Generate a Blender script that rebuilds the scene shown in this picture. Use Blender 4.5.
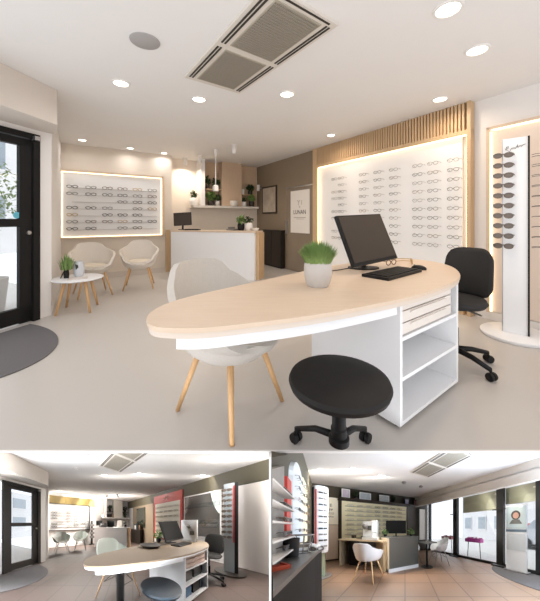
import bpy, bmesh, math, random
from mathutils import Vector, Matrix
for o in list(bpy.data.objects):
    bpy.data.objects.remove(o)
SC = bpy.context.scene
COL = SC.collection
random.seed(7)
PI = math.pi
EYE = 1.13

# ------------------------------------------------------------------ camera, sky, exposure
cam_d = bpy.data.cameras.new('camera')
cam_d.sensor_fit = 'HORIZONTAL'
cam_d.sensor_width = 36
cam_d.lens = 36 * 290 / 540
cam_d.shift_y = -81.5 / 540
cam_d.clip_start = 0.05
cam = bpy.data.objects.new('camera', cam_d)
cam.location = (0, 0, EYE)
cam.rotation_euler = (PI / 2, 0, 0)
COL.objects.link(cam)
SC.camera = cam
w = bpy.data.worlds.new('sky')
SC.world = w
w.use_nodes = True
w.node_tree.nodes['Background'].inputs[0].default_value = (0.96, 0.97, 1.0, 1)
w.node_tree.nodes['Background'].inputs[1].default_value = 2.1
SC.view_settings.view_transform = 'Standard'
SC.view_settings.look = 'None'
SC.view_settings.gamma = 1
SC.view_settings.use_curve_mapping = False
SC.view_settings.exposure = -0.42
SC.cycles.use_denoising = True
SC.cycles.max_bounces = 8
SC.cycles.diffuse_bounces = 5
FILL = 5.6  # base watts of the added fill point under each lower-room lamp
LAMP_UP, LAMP_LEFT, LAMP_RIGHT = 6.3, 5.0, 13.0      # watts per downlight in each room

# ------------------------------------------------------------------ the three rooms
# The upper room is an ordinary room.  Under its floor slab stand two rooms side by side, each scaled down in width
# and height and sheared about the camera to fit its part of the frame; a room is an origin and the three edge vectors of one metre.
class Room:
    def __init__(s, origin, front, ex, ey, ez, clip=None):
        s.m = Matrix((ex, ey, ez)).transposed()
        s.o = Vector(origin); s.f = Vector(front); s.clip = clip; s.front_of_slab = False
    def pt(s, p):
        return s.o + s.m @ (Vector(p) - s.f)
UPPER = Room((0, 0, 0), (0, 0, 0), (1, 0, 0), (0, 1, 0), (0, 0, 1))
SHEARED_LEFT = Room((-.568, 1.2, -.579), (0, 1.2, 0), (.4, 0, 0), (-.4731, 1, -1.0476), (0, 0, .4), 'left')
SHEARED_RIGHT = Room((.5586, 1.2, -.6508), (0, 1.2, 0), (.448, 0, 0), (.4655, 1, -1.0621), (0, 0, .448), 'right')
ROOM = UPPER
def daylight_fill(room, p0, p1, z0, z1, to, watts, col=(.92, .96, 1)):
    '''Area light between p0 and p1, for the shop windows and for added fill, falling toward the direction `to`.'''
    a, b = Vector((*p0, z0)), Vector((*p1, z0))
    x = room.m @ (b - a); up = room.m @ Vector((0, 0, z1 - z0)); n = (room.m @ Vector(to)).normalized()
    L = bpy.data.lights.new('daylight_fill_area', 'AREA'); L.shape = 'RECTANGLE'; L.size = x.length; L.size_y = up.length; L.energy = watts; L.color = col
    o = bpy.data.objects.new('daylight_fill_area', L); COL.objects.link(o); o.location = room.pt((a + b) / 2 + Vector((0, 0, (z1 - z0) / 2)))
    z = -n; y = (up - z * up.dot(z)).normalized(); xx = y.cross(z)
    o.rotation_euler = Matrix((xx, y, z)).transposed().to_euler()
daylight_fill(UPPER, (-3.0, 2.1), (-3.2, .2), .1, 2.05, (1, .12, 0), 14)
daylight_fill(SHEARED_LEFT, (-2.75, 2.35), (-2.75, 1.40), .1, 2.05, (1, .25, .45), 75)
daylight_fill(SHEARED_LEFT, (-1.6, .9), (.65, .9), .05, .42, (0, 1, 1.9), 10)  # added fill strip low at the room front, aimed up to brighten the ceiling
daylight_fill(SHEARED_RIGHT, (3.05, 2.20), (3.05, 1.40), .1, 2.05, (-1, .4, .4), 110, (.66, .82, 1))
daylight_fill(SHEARED_RIGHT, (-.2, .9), (1.6, .9), .05, .5, (0, 1, 1.9), 5)  # same added fill for the right room, no window stands here

# ------------------------------------------------------------------ materials
def s2l(c):
    return tuple((v / 255 / 12.92) if v / 255 <= .04045 else ((v / 255 + .055) / 1.055) ** 2.4 for v in c)
MATS = {}
def mat(name, rgb, rough=.5, metal=0., vary=.04, scale=6., kind='noise', rgb2=None, stretch=(1, 1, 1), bump=0., spec=.5, uv=False):
    if name in MATS:
        return MATS[name]
    m = bpy.data.materials.new(name); m.use_nodes = True
    nt = m.node_tree; b = nt.nodes['Principled BSDF']
    b.inputs['Roughness'].default_value = rough; b.inputs['Metallic'].default_value = metal
    b.inputs['Specular IOR Level'].default_value = spec
    tc = nt.nodes.new('ShaderNodeTexCoord'); mp = nt.nodes.new('ShaderNodeMapping')
    mp.inputs['Scale'].default_value = stretch
    nt.links.new(tc.outputs['UV' if uv else 'Object'], mp.inputs[0])
    c1 = s2l(rgb); c2 = s2l(rgb2) if rgb2 else tuple(v * (1 - vary * 2) for v in c1)
    if kind == 'tile':
        t = nt.nodes.new('ShaderNodeTexBrick')
        t.offset = 0; t.inputs['Scale'].default_value = scale
        t.inputs['Brick Width'].default_value = 1; t.inputs['Row Height'].default_value = 1
        t.inputs['Mortar Size'].default_value = .02; t.inputs['Mortar Smooth'].default_value = .1
        t.inputs['Color1'].default_value = (*c1, 1); t.inputs['Color2'].default_value = (*[v * .93 for v in c1], 1)
        t.inputs['Mortar'].default_value = (*c2, 1)
        nt.links.new(mp.outputs[0], t.inputs['Vector']); nt.links.new(t.outputs['Color'], b.inputs['Base Color'])
    else:
        t = nt.nodes.new('ShaderNodeTexNoise'); t.inputs['Scale'].default_value = scale; t.inputs['Detail'].default_value = 4
        r = nt.nodes.new('ShaderNodeMix'); r.data_type = 'RGBA'
        r.inputs[6].default_value = (*c1, 1); r.inputs[7].default_value = (*c2, 1)
        nt.links.new(mp.outputs[0], t.inputs['Vector']); nt.links.new(t.outputs['Fac'], r.inputs[0])
        nt.links.new(r.outputs[2], b.inputs['Base Color'])
        if bump:
            bp = nt.nodes.new('ShaderNodeBump'); bp.inputs['Strength'].default_value = bump; bp.inputs['Distance'].default_value = .004
            nt.links.new(t.outputs['Fac'], bp.inputs['Height']); nt.links.new(bp.outputs[0], b.inputs['Normal'])
    MATS[name] = m
    return m
def glow(name, rgb, strength):
    if name in MATS:
        return MATS[name]
    m = bpy.data.materials.new(name); m.use_nodes = True
    nt = m.node_tree; nt.nodes.clear()
    e = nt.nodes.new('ShaderNodeEmission'); o = nt.nodes.new('ShaderNodeOutputMaterial')
    e.inputs[0].default_value = (*s2l(rgb), 1); e.inputs[1].default_value = strength
    nt.links.new(e.outputs[0], o.inputs[0]); MATS[name] = m
    return m
def pane_mat(name, tint, gloss=.08):
    if name in MATS:
        return MATS[name]
    m = bpy.data.materials.new(name); m.use_nodes = True
    nt = m.node_tree; nt.nodes.clear()
    t = nt.nodes.new('ShaderNodeBsdfTransparent'); g = nt.nodes.new('ShaderNodeBsdfGlossy'); x = nt.nodes.new('ShaderNodeMixShader')
    o = nt.nodes.new('ShaderNodeOutputMaterial')
    t.inputs[0].default_value = (*tint, 1); g.inputs['Roughness'].default_value = .03; x.inputs[0].default_value = gloss
    nt.links.new(t.outputs[0], x.inputs[1]); nt.links.new(g.outputs[0], x.inputs[2]); nt.links.new(x.outputs[0], o.inputs[0])
    MATS[name] = m
    return m
white = mat('white paint', (232, 228, 224), .6, vary=.01)
ceil_w = mat('ceiling paint', (234, 232, 230), .7, vary=.01)
beige = mat('beige paint', (226, 214, 200), .7, vary=.02)
greige = mat('greige paint', (214, 204, 194), .7, vary=.02)
resin = mat('pale resin floor', (193, 187, 181), .33, vary=.025, scale=1.5, spec=.4)
oak = mat('light oak veneer', (221, 200, 178), .42, rgb2=(208, 184, 160), scale=5, stretch=(1, 7, 7))
oak_slat = mat('oak slats', (214, 184, 146), .5, rgb2=(192, 160, 122), scale=9, stretch=(6, 6, .6))
beech = mat('beech legs', (217, 176, 128), .45, rgb2=(196, 152, 104), scale=12, stretch=(6, 6, .7))
lacquer = mat('white lacquer', (238, 238, 239), .35, vary=.008)
gloss_w = mat('white plastic', (232, 233, 233), .3, vary=.01)
fabric = mat('oatmeal fabric', (206, 199, 190), .9, vary=.06, scale=60, bump=.2)
fabric2 = mat('cream fabric', (224, 216, 206), .9, vary=.05, scale=60, bump=.2)
cushion_m = mat('cream cushion', (226, 214, 196), .9, vary=.05, scale=40)
black = mat('black plastic', (22, 21, 21), .5, vary=.1, spec=.3)
leather = mat('black leatherette', (34, 31, 29), .6, vary=.12, scale=20, bump=.06, spec=.25)
mesh_b = mat('black chair fabric', (34, 32, 31), .8, vary=.12, scale=40)
blk_screen = mat('black screen', (24, 23, 22), .6, spec=.1)
screen = mat('dark screen', (66, 58, 51), .45, vary=.05, spec=.2)
chrome = mat('brushed steel', (186, 186, 188), .3, metal=.9, vary=.03)
dark_wall = mat('taupe grey paint', (142, 126, 106), .55, vary=.06, scale=2)
dark_door = mat('smoked grey panel', (150, 136, 118), .25, rgb2=(122, 108, 94), scale=1.5)
ebony = mat('ebony cabinet', (36, 29, 24), .4, vary=.1)
alu_black = mat('black aluminium', (26, 25, 25), .5, vary=.08, spec=.2)
pot_grey = mat('pale stone pot', (200, 194, 188), .6, vary=.05, scale=14)
pot_white = mat('white pot', (236, 232, 226), .5, vary=.02)
leaf = mat('green leaves', (148, 174, 104), .6, rgb2=(92, 124, 62), scale=9)
leaf_d = mat('dark leaves', (70, 92, 50), .6, rgb2=(44, 62, 32), scale=9)
mat_grey = mat('charcoal entrance mat', (104, 101, 102), .95, vary=.1, scale=120, bump=.4)
grille_m = mat('grey beige grille', (176, 168, 152), .6, vary=.03)
duct_m = mat('cassette housing', (216, 209, 199), .5, vary=.02)
louvre_m = mat('grille shade', (160, 152, 138), .7, vary=.05)
shade_d = mat('dark gap', (58, 52, 46), .8, vary=.05)
panel_w = mat('white display panel', (244, 243, 242), .45, vary=.006)
alcove_m = mat('blush alcove panel', (228, 212, 198), .6, vary=.015)
lens_d = mat('smoked lenses', (112, 101, 92), .15, vary=.05)
frame_blk = mat('black frames', (48, 44, 42), .35, vary=.05)
frame_brn = mat('brown frames', (122, 96, 76), .35, vary=.1, scale=40)
frame_gry = mat('grey frames', (128, 124, 122), .35, vary=.05)
frame_gld = mat('gold frames', (186, 154, 104), .3, metal=.5, vary=.05)
frame_lit = mat('pale clear frames', (206, 200, 194), .3, vary=.03)
acrylic = mat('clear shelf rail', (206, 200, 194), .25, vary=.03)
led = glow('warm led strip', (255, 226, 180), 4.6)
lamp_m = glow('downlight diffuser', (255, 246, 230), 9.0)
glass = pane_mat('door glass', (.93, .95, .96), .07)
clear = pane_mat('clear plastic', (.9, .93, .93), .12)
paper = mat('white paper', (236, 230, 222), .7, vary=.02)
ink = mat('dark print', (64, 58, 54), .7, vary=.05)
ink_l = mat('pale print', (176, 166, 156), .7, vary=.05)
red = mat('red print', (214, 58, 48), .5, vary=.03)
street = mat('pavement stone', (234, 232, 230), .8, vary=.08, scale=4)
facade = mat('street facade', (244, 244, 246), .8, vary=.06, scale=2)
facade_w = mat('street window', (168, 182, 194), .3, vary=.15, scale=2)
# lower rooms
tile_l = mat('pink brown floor tiles', (99, 84, 78), .45, spec=.2, kind='tile', rgb2=(74, 64, 60), scale=2.4, uv=True)
tile_r = mat('terracotta beige floor tiles', (150, 118, 95), .4, spec=.35, kind='tile', rgb2=(96, 74, 62), scale=1.9, uv=True)
olive = mat('olive grey paint', (80, 74, 56), .6, vary=.05)
gold_w = mat('olive gold paint', (146, 124, 68), .6, vary=.05)
taupe_top = mat('taupe laminate', (146, 126, 104), .5, spec=.2, vary=.06, scale=5)
sage = mat('pale sage plastic', (186, 194, 186), .35, vary=.02)
navy = mat('slate blue leatherette', (40, 52, 62), .5, vary=.1, scale=20)
cream = mat('cream board', (248, 236, 196), .6, vary=.03)
brown_d = mat('dark brown wood', (50, 40, 32), .5, vary=.1)
grey_f = mat('grey laminate', (94, 94, 89), .45, vary=.04)
sand = mat('sand wood', (216, 198, 166), .5, vary=.05)
pink = mat('pink flowers', (240, 88, 200), .7, vary=.15, scale=30)
blue = mat('blue folders', (58, 104, 140), .5, vary=.2, scale=10)
awn = mat('khaki awning', (200, 192, 158), .8, vary=.05)
skin = mat('poster skin tone', (206, 160, 138), .7, vary=.04)

# ------------------------------------------------------------------ mesh helpers
class MB:
    """Collects shapes in the local frame of one thing."""
    def __init__(s):
        s.b = bmesh.new()
    def _add(s, verts, faces, M=None):
        vs = [s.b.verts.new(M @ Vector(v) if M else Vector(v)) for v in verts]
        for f in faces:
            try:
                s.b.faces.new([vs[i] for i in f])
            except ValueError:
                pass
        return s
    def box(s, c, d, rz=0, M=None):
        x, y, z = d[0] / 2, d[1] / 2, d[2] / 2
        T = Matrix.Translation(c) @ Matrix.Rotation(rz, 4, 'Z')
        if M: T = M @ T
        return s._add([(-x, -y, -z), (x, -y, -z), (x, y, -z), (-x, y, -z), (-x, -y, z), (x, -y, z), (x, y, z), (-x, y, z)],
                      [(3, 2, 1, 0), (4, 5, 6, 7), (0, 1, 5, 4), (1, 2, 6, 5), (2, 3, 7, 6), (3, 0, 4, 7)], T)
    def prism(s, poly, z0, z1, M=None):
        a = sum(poly[i][0] * poly[(i + 1) % len(poly)][1] - poly[(i + 1) % len(poly)][0] * poly[i][1] for i in range(len(poly)))
        if a < 0: poly = poly[::-1]
        n = len(poly)
        return s._add([(p[0], p[1], z0) for p in poly] + [(p[0], p[1], z1) for p in poly],
                      [tuple(range(n - 1, -1, -1)), tuple(range(n, 2 * n))] + [(i, (i + 1) % n, n + (i + 1) % n, n + i) for i in range(n)], M)
    def lathe(s, prof, seg=24, c=(0, 0, 0), sx=1, sy=1, M=None):
        vs, fs, n = [], [], len(prof)
        for i in range(seg):
            a = 2 * PI * i / seg
            vs += [(c[0] + r * math.cos(a) * sx, c[1] + r * math.sin(a) * sy, c[2] + z) for r, z in prof]
        for i in range(seg):
            j = (i + 1) % seg
            fs += [(i * n + k, j * n + k, j * n + k + 1, i * n + k + 1) for k in range(n - 1)]
        s._add(vs, fs, M)
        bmesh.ops.remove_doubles(s.b, verts=s.b.verts, dist=1e-6)
        return s
    def tube(s, pts, r, seg=8, r2=None, closed=False, M=None):
        pts = [Vector(p) for p in pts]; n = len(pts); vs, fs = [], []
        for i, p in enumerate(pts):
            a = pts[(i - 1) % n] if (i or closed) else p
            c = pts[(i + 1) % n] if (i < n - 1 or closed) else p
            d = (c - a).normalized()
            u = d.cross(Vector((0, 0, 1)) if abs(d.z) < .95 else Vector((0, 1, 0))).normalized(); v = u.cross(d)
            rr = r if r2 is None else r + (r2 - r) * i / max(1, n - 1)
            vs += [p + (u * math.cos(2 * PI * k / seg) + v * math.sin(2 * PI * k / seg)) * rr for k in range(seg)]
        for i in range(n if closed else n - 1):
            j = (i + 1) % n
            fs += [(i * seg + k, i * seg + (k + 1) % seg, j * seg + (k + 1) % seg, j * seg + k) for k in range(seg)]
        if not closed:
            fs += [tuple(range(seg - 1, -1, -1)), tuple(range((n - 1) * seg, n * seg))]
        s._add(vs, fs, M)
        return s
    def ball(s, c, r, M=None, seg=14, rings=9):
        rx, ry, rz = r if hasattr(r, '__len__') else (r, r, r)
        prof = [(math.sin(PI * k / rings), -math.cos(PI * k / rings)) for k in range(rings + 1)]
        T = Matrix.Translation(c) @ Matrix.Diagonal((rx, ry, rz, 1))
        return s.lathe(prof, seg, M=(M @ T) if M else T)
    def disc(s, c, r, h, seg=24):
        return s.lathe([(0, 0), (r, 0), (r, h), (0, h)], seg, c)
    def blades(s, n, r, h, base=0, width=.006, dome=True, lean=.8):
        for _ in range(n):
            a = random.uniform(0, 2 * PI); q = math.sqrt(random.random())
            d = Vector((math.cos(a), math.sin(a), 0))
            p0 = d * r * .55 * q + Vector((0, 0, base)); L = h * random.uniform(.75, 1.05) * (math.sqrt(max(.1, 1 - (q * .8) ** 2)) if dome else 1)
            tip = p0 + d * r * .5 * q * lean + Vector((random.uniform(-.01, .01), random.uniform(-.01, .01), L))
            mid = (p0 + tip) / 2 + d * -.004 + Vector((0, 0, .1 * L))
            t = Vector((-math.sin(a + random.uniform(-1, 1)), math.cos(a), 0)) * width
            s._add([p0 - t, p0 + t, mid + t, mid - t, tip], [(0, 1, 2, 3), (3, 2, 4)])
        return s
    def leaves(s, n, c, r, size):
        for _ in range(n):
            d = Vector((random.gauss(0, 1), random.gauss(0, 1), random.gauss(0, 1))).normalized() * random.random() ** .4
            p = Vector(c) + Vector((d.x * r[0], d.y * r[1], d.z * r[2]))
            M = Matrix.Translation(p) @ Matrix.Rotation(random.uniform(0, 6.3), 4, 'Z') @ Matrix.Rotation(random.uniform(-1, 1), 4, 'X')
            k = size * random.uniform(.7, 1.3)
            s._add([(0, -k, 0), (k * .5, 0, k * .15), (0, k, 0), (-k * .5, 0, k * .15)], [(0, 1, 2, 3)], M)
        return s
    def text(s, body, size, M, depth=.002):
        cu = bpy.data.curves.new('lettering', 'FONT'); cu.body = body; cu.size = size; cu.align_x = 'CENTER'; cu.extrude = depth; cu.resolution_u = 3
        o = bpy.data.objects.new('lettering', cu); COL.objects.link(o)
        dg = bpy.context.evaluated_depsgraph_get(); dg.update()
        me = o.evaluated_get(dg).to_mesh()
        s._add([v.co.copy() for v in me.vertices], [tuple(p.vertices) for p in me.polygons], M)
        bpy.data.objects.remove(o); bpy.data.curves.remove(cu)
        return s
    def mesh(s, name, T, m, bevel=0., smooth=False, uv=False):
        if bevel:
            es = [e for e in s.b.edges if len(e.link_faces) == 2 and e.calc_face_angle(0) > .5]
            bmesh.ops.bevel(s.b, geom=es, offset=bevel, segments=2, affect='EDGES', profile=.6, clamp_overlap=True)
        if uv:
            L = s.b.loops.layers.uv.new('UVMap')
            for f in s.b.faces:
                for l in f.loops: l[L].uv = (l.vert.co.x, l.vert.co.y)
        o = ROOM.pt(T @ Vector((0, 0, 0)))
        for v in s.b.verts: v.co = ROOM.pt(T @ v.co)
        if ROOM.clip:
            sgn = 1 if ROOM.clip == 'left' else -1
            for co, no in (((-.006 * sgn, 0, 0), (sgn, 0, 0)), ((0, 0, -.013), (0, 0, 1)))[:1 if ROOM.front_of_slab else 2]:
                if any((v.co - Vector(co)).dot(Vector(no)) > 0 for v in s.b.verts):
                    bmesh.ops.bisect_plane(s.b, geom=s.b.verts[:] + s.b.edges[:] + s.b.faces[:], dist=1e-6, plane_co=co, plane_no=no, clear_outer=True)
        for v in s.b.verts: v.co -= o
        if smooth:
            for f in s.b.faces: f.smooth = True
            for e in s.b.edges:
                if len(e.link_faces) == 2 and e.calc_face_angle(0) > .7: e.smooth = False
        me = bpy.data.meshes.new(name); s.b.to_mesh(me); s.b.free(); me.materials.append(m)
        return me, o

def place(x, y, z=0, rz=0):
    return Matrix.Translation((x, y, z)) @ Matrix.Rotation(rz, 4, 'Z')
def tag(o, label, cat, group=None, kind=None):
    if label: o['label'] = label
    if cat: o['category'] = cat
    if group: o['group'] = group
    if kind: o['kind'] = kind
    return o
class Thing:
    """An Empty at the thing's base; part() hangs one mesh under it (or under another part)."""
    def __init__(s, name, label, cat, T, group=None, kind=None):
        s.T = T; s.o = bpy.data.objects.new(name, None); COL.objects.link(s.o)
        s.o.location = ROOM.pt(T @ Vector((0, 0, 0))); s.o.empty_display_size = .05
        tag(s.o, label, cat, group, kind)
    def part(s, name, mb, m, bevel=0., smooth=False, parent=None, label=None):
        me, _ = mb.mesh(name, s.T, m, bevel, smooth)
        o = bpy.data.objects.new(name, me); COL.objects.link(o); o.parent = parent or s.o
        if label: o['label'] = label
        return o
def solo(name, mb, m, label, cat, T=None, group=None, bevel=0., smooth=False, kind=None, uv=False):
    me, o = mb.mesh(name, T or Matrix.Identity(4), m, bevel, smooth, uv)
    ob = bpy.data.objects.new(name, me); COL.objects.link(ob); ob.location = o
    return tag(ob, label, cat, group, kind)
def struct(name, mb, m, T=None, bevel=0., uv=False, parent=None):
    o = solo(name, mb, m, None, None, T, None, bevel, False, None if parent else 'structure', uv)
    if parent: o.parent = parent; o.location = o.location - parent.location
    return o
def dup(src, delta, label=None, group=None):
    """A copy of a thing with copies of its parts and sub-parts, moved by delta (in its room's metres)."""
    c = src.copy(); COL.objects.link(c); c.location = src.location + ROOM.m @ Vector(delta)
    if label: c['label'] = label
    if group: c['group'] = group
    for ch in src.children:
        d = ch.copy(); COL.objects.link(d); d.parent = c
        for g in ch.children:
            e = g.copy(); COL.objects.link(e); e.parent = d
    return c
def lamp(x, y, z, watts, size=.12, col=None, spread=2.8):
    L = bpy.data.lights.new('downlight_beam', 'AREA'); L.shape = 'DISK'; L.size = size; L.energy = watts; L.color = col or ((1, .96, .90) if ROOM is not UPPER else (1, .99, .98) if x < 0 else (1, .82, .64)); L.spread = spread
    o = bpy.data.objects.new('downlight_beam', L); COL.objects.link(o); o.location = ROOM.pt((x, y, z))
    if ROOM is not UPPER:           # an added point light hung below the fitting brightens ceiling and walls
        B = bpy.data.lights.new('fill_point', 'POINT'); B.shadow_soft_size = .25; B.energy = FILL * (.9 if ROOM is SHEARED_LEFT else .55); B.color = L.color
        q = bpy.data.objects.new('fill_point', B); COL.objects.link(q); q.location = ROOM.pt((x, y, z - .8))
    return o
ORD = ['top', 'second', 'third', 'fourth', 'fifth', 'sixth', 'seventh', 'eighth', 'ninth', 'bottom']
NTH = ['first', 'second', 'third', 'fourth', 'fifth', 'sixth', 'seventh', 'eighth', 'ninth', 'tenth']

# wall-aligned coordinates of the shop: a runs along the back wall to the right, b runs along the right wall to the back
D1 = Vector((-.53, .848)); D2 = Vector((.848, .53))
def AB(a, b): return (D2.x * a + D1.x * b, D2.y * a + D1.y * b)
RIGHT_RZ = math.atan2(-.848, .53)      # facing the right wall: local x to the viewer's right, y into the wall
BACK_RZ = math.atan2(.53, .848)
def on_right(b, a=3.82, z=0): return place(*AB(a, b), z, RIGHT_RZ)
def on_back(a, b=6.42, z=0): return place(*AB(a, b), z, BACK_RZ)
DOOR = (-2.62, 3.277); DOOR_RZ = math.atan2(-.727, -.24)     # local x runs from the hinge post toward the street corner

# ------------------------------------------------------------------ spectacles
def specs_mb(temple=.06, wd=.136, thick=.0035, lens=False):
    m = MB(); r = wd * .2
    for sx in (-1, 1):
        ring = [(sx * wd * .27 + r * 1.12 * math.cos(t), 0, r * .78 * math.sin(t) * (1 if math.sin(t) < 0 else .9)) for t in [2 * PI * k / 12 for k in range(12)]]
        m.tube(ring, thick, 5, closed=True)
        m.tube([(sx * wd * .5, 0, r * .35), (sx * wd * .52, temple * .6, r * .35), (sx * wd * .52, temple, r * .1)], thick * .75, 5)
        if lens:
            m._add([(p[0], .001, p[2]) for p in ring], [tuple(range(12))])
    m.tube([(-wd * .06, 0, r * .2), (0, -.003, r * .32), (wd * .06, 0, r * .2)], thick, 5)
    return m
FR = [('black', frame_blk), ('brown', frame_brn), ('grey', frame_gry), ('gold', frame_gld), ('pale clear', frame_lit)]

def specs_grid(T, cols, rows, label_tail, group, temple, thick=.0035, seq=None, skip=(), wd=.136):
    """Spectacles in rows; the first of each colour is built, the others are copies."""
    proto = {}
    T0 = T.to_3x3()
    for i, z in enumerate(rows):
        for j, x in enumerate(cols):
            if (i, j) in skip: continue
            nm, m = FR[(seq[(i * 7 + j * 3) % len(seq)]) if seq else random.choice([0, 0, 1, 2])]
            row = ORD[i] if i < len(rows) - 1 else 'bottom'
            lb = f'{nm} framed spectacles, {row} row, {NTH[j]} column from the left, {label_tail}'
            pos = Vector((x, -temple, z))
            if nm not in proto:
                o = solo('spectacles', specs_mb(temple, wd, thick), m, lb, 'spectacles', T @ Matrix.Translation(pos), group)
                proto[nm] = (o, pos)
            else:
                p, p0 = proto[nm]
                dup(p, T0 @ (pos - p0), lb, group)

# ------------------------------------------------------------------ furniture used in more than one room
def shell_mb(hb=.40, ha=.2, z0=.44, thick=.022, w=.225, d=.215, out=.07, dip=.02):
    m = MB(); N = 40
    hs = [(0, hb), (28, hb * .97), (52, hb * .72), (75, ha * 1.15), (100, ha), (122, ha * .72), (142, ha * .22), (160, 0), (180, -.015)]
    def h(a):
        for (a0, v0), (a1, v1) in zip(hs, hs[1:]):
            if a <= a1:
                t = (a - a0) / (a1 - a0); t = t * t * (3 - 2 * t); return v0 + (v1 - v0) * t
        return hs[-1][1]
    rings = [(.06, -dip, 0), (.45, -dip * .9, 0), (.8, -dip * .5, 0), (.97, 0, .0), (1.0, 0, .14), (1.0, 0, .38), (1.0, 0, .65), (1.0, 0, .85), (1.0, 0, 1.0)]
    vs, fs = [], []
    for (q, dz, t) in rings:
        for k in range(N):
            a = 2 * PI * k / N; dev = abs(math.degrees(a)); dev = min(dev, 360 - dev)
            hh = h(dev); e = out * (t ** .7) * (1 if hh > .03 else .4)
            lean = .05 * t * (max(0, math.cos(a)))
            x = math.sin(a) * (w * q + e); y = math.cos(a) * (d * q + e * .8) + lean
            vs.append((x, y, z0 + dz + hh * t))
    for r in range(len(rings) - 1):
        for k in range(N):
            fs.append((r * N + k, r * N + (k + 1) % N, (r + 1) * N + (k + 1) % N, (r + 1) * N + k))
    fs.append(tuple(range(N - 1, -1, -1)))
    m._add(vs, fs)
    bmesh.ops.recalc_face_normals(m.b, faces=m.b.faces)
    bmesh.ops.solidify(m.b, geom=m.b.faces[:], thickness=thick)
    return m
def armchair(label, T, m_shell, m_leg, group=None, name='armchair', cushion=None, hb=.40, z0=.44, thick=.022, spread=.23, leg_r=.017, w=.225, d=.215, out=.07, wires=False, base=False):
    t = Thing(name, label, 'chair', T, group)
    t.part('shell', shell_mb(hb, .2, z0, thick, w, d, out), m_shell, smooth=True)
    if base:
        t.part('seat_base', MB().lathe([(0, -.115), (.09, -.11), (.16, -.085), (.205, -.04), (.226, .0), (.236, .04)], 32, (0, 0, z0), w / .215, d / .215), m_shell, smooth=True)
    if cushion:
        t.part('seat_cushion', MB().lathe([(0, -.005), (.16, -.005), (.185, .01), (.19, .035), (.175, .055), (.1, .066), (0, .068)], 28, (0, -.015, z0 - .005), 1, .98), cushion, smooth=True)
    zt = z0 - (.05 if base else .01)
    for sx, sy in ((-1, -1), (1, -1), (-1, 1), (1, 1)):
        t.part('leg', MB().tube([(sx * .13, sy * .12, zt), (sx * spread, sy * spread, 0)], leg_r, 10, leg_r * .62), m_leg, smooth=True)
    if wires:
        f = MB()
        for sx in (-1, 1):
            f.tube([(sx * .16, -.15, .24), (sx * .06, 0, z0 - .05), (sx * .16, .15, .24)], .005, 6)
        f.tube([(-.16, -.15, .24), (.16, -.15, .24)], .005, 6); f.tube([(-.16, .15, .24), (.16, .15, .24)], .005, 6)
        t.part('bracing', f, black)
    return t
def catmull(pts, n=6):
    out = []; N = len(pts)
    for i in range(N):
        p0, p1, p2, p3 = (Vector(pts[(i + k - 1) % N]) for k in range(4))
        for k in range(n):
            t = k / n
            out.append(tuple(.5 * ((2 * p1) + (p2 - p0) * t + (2 * p0 - 5 * p1 + 4 * p2 - p3) * t * t + (3 * p1 - p0 - 3 * p2 + p3) * t ** 3)))
    return out
DESK = [(-.50, 1.215), (-.468, 1.105), (-.40, 1.045), (-.25, 1.038), (-.075, 1.087), (.119, 1.154), (.347, 1.257), (.634, 1.414), (.867, 1.571), (1.164, 1.824),
        (1.347, 2.056), (1.49, 2.38), (1.50, 2.66), (1.36, 2.85), (1.16, 2.84), (.509, 2.43), (.221, 2.134), (-.122, 1.767), (-.364, 1.508), (-.474, 1.346)]
def inset(poly, d):
    c = []
    N = len(poly)
    for i in range(N):
        a, b = Vector(poly[i - 1]), Vector(poly[(i + 1) % N]); t = (b - a).normalized(); n = Vector((-t.y, t.x))
        c.append(tuple(Vector(poly[i]) + n * d))
    return c
CAB_RZ = math.atan2(.436, .59)
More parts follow.
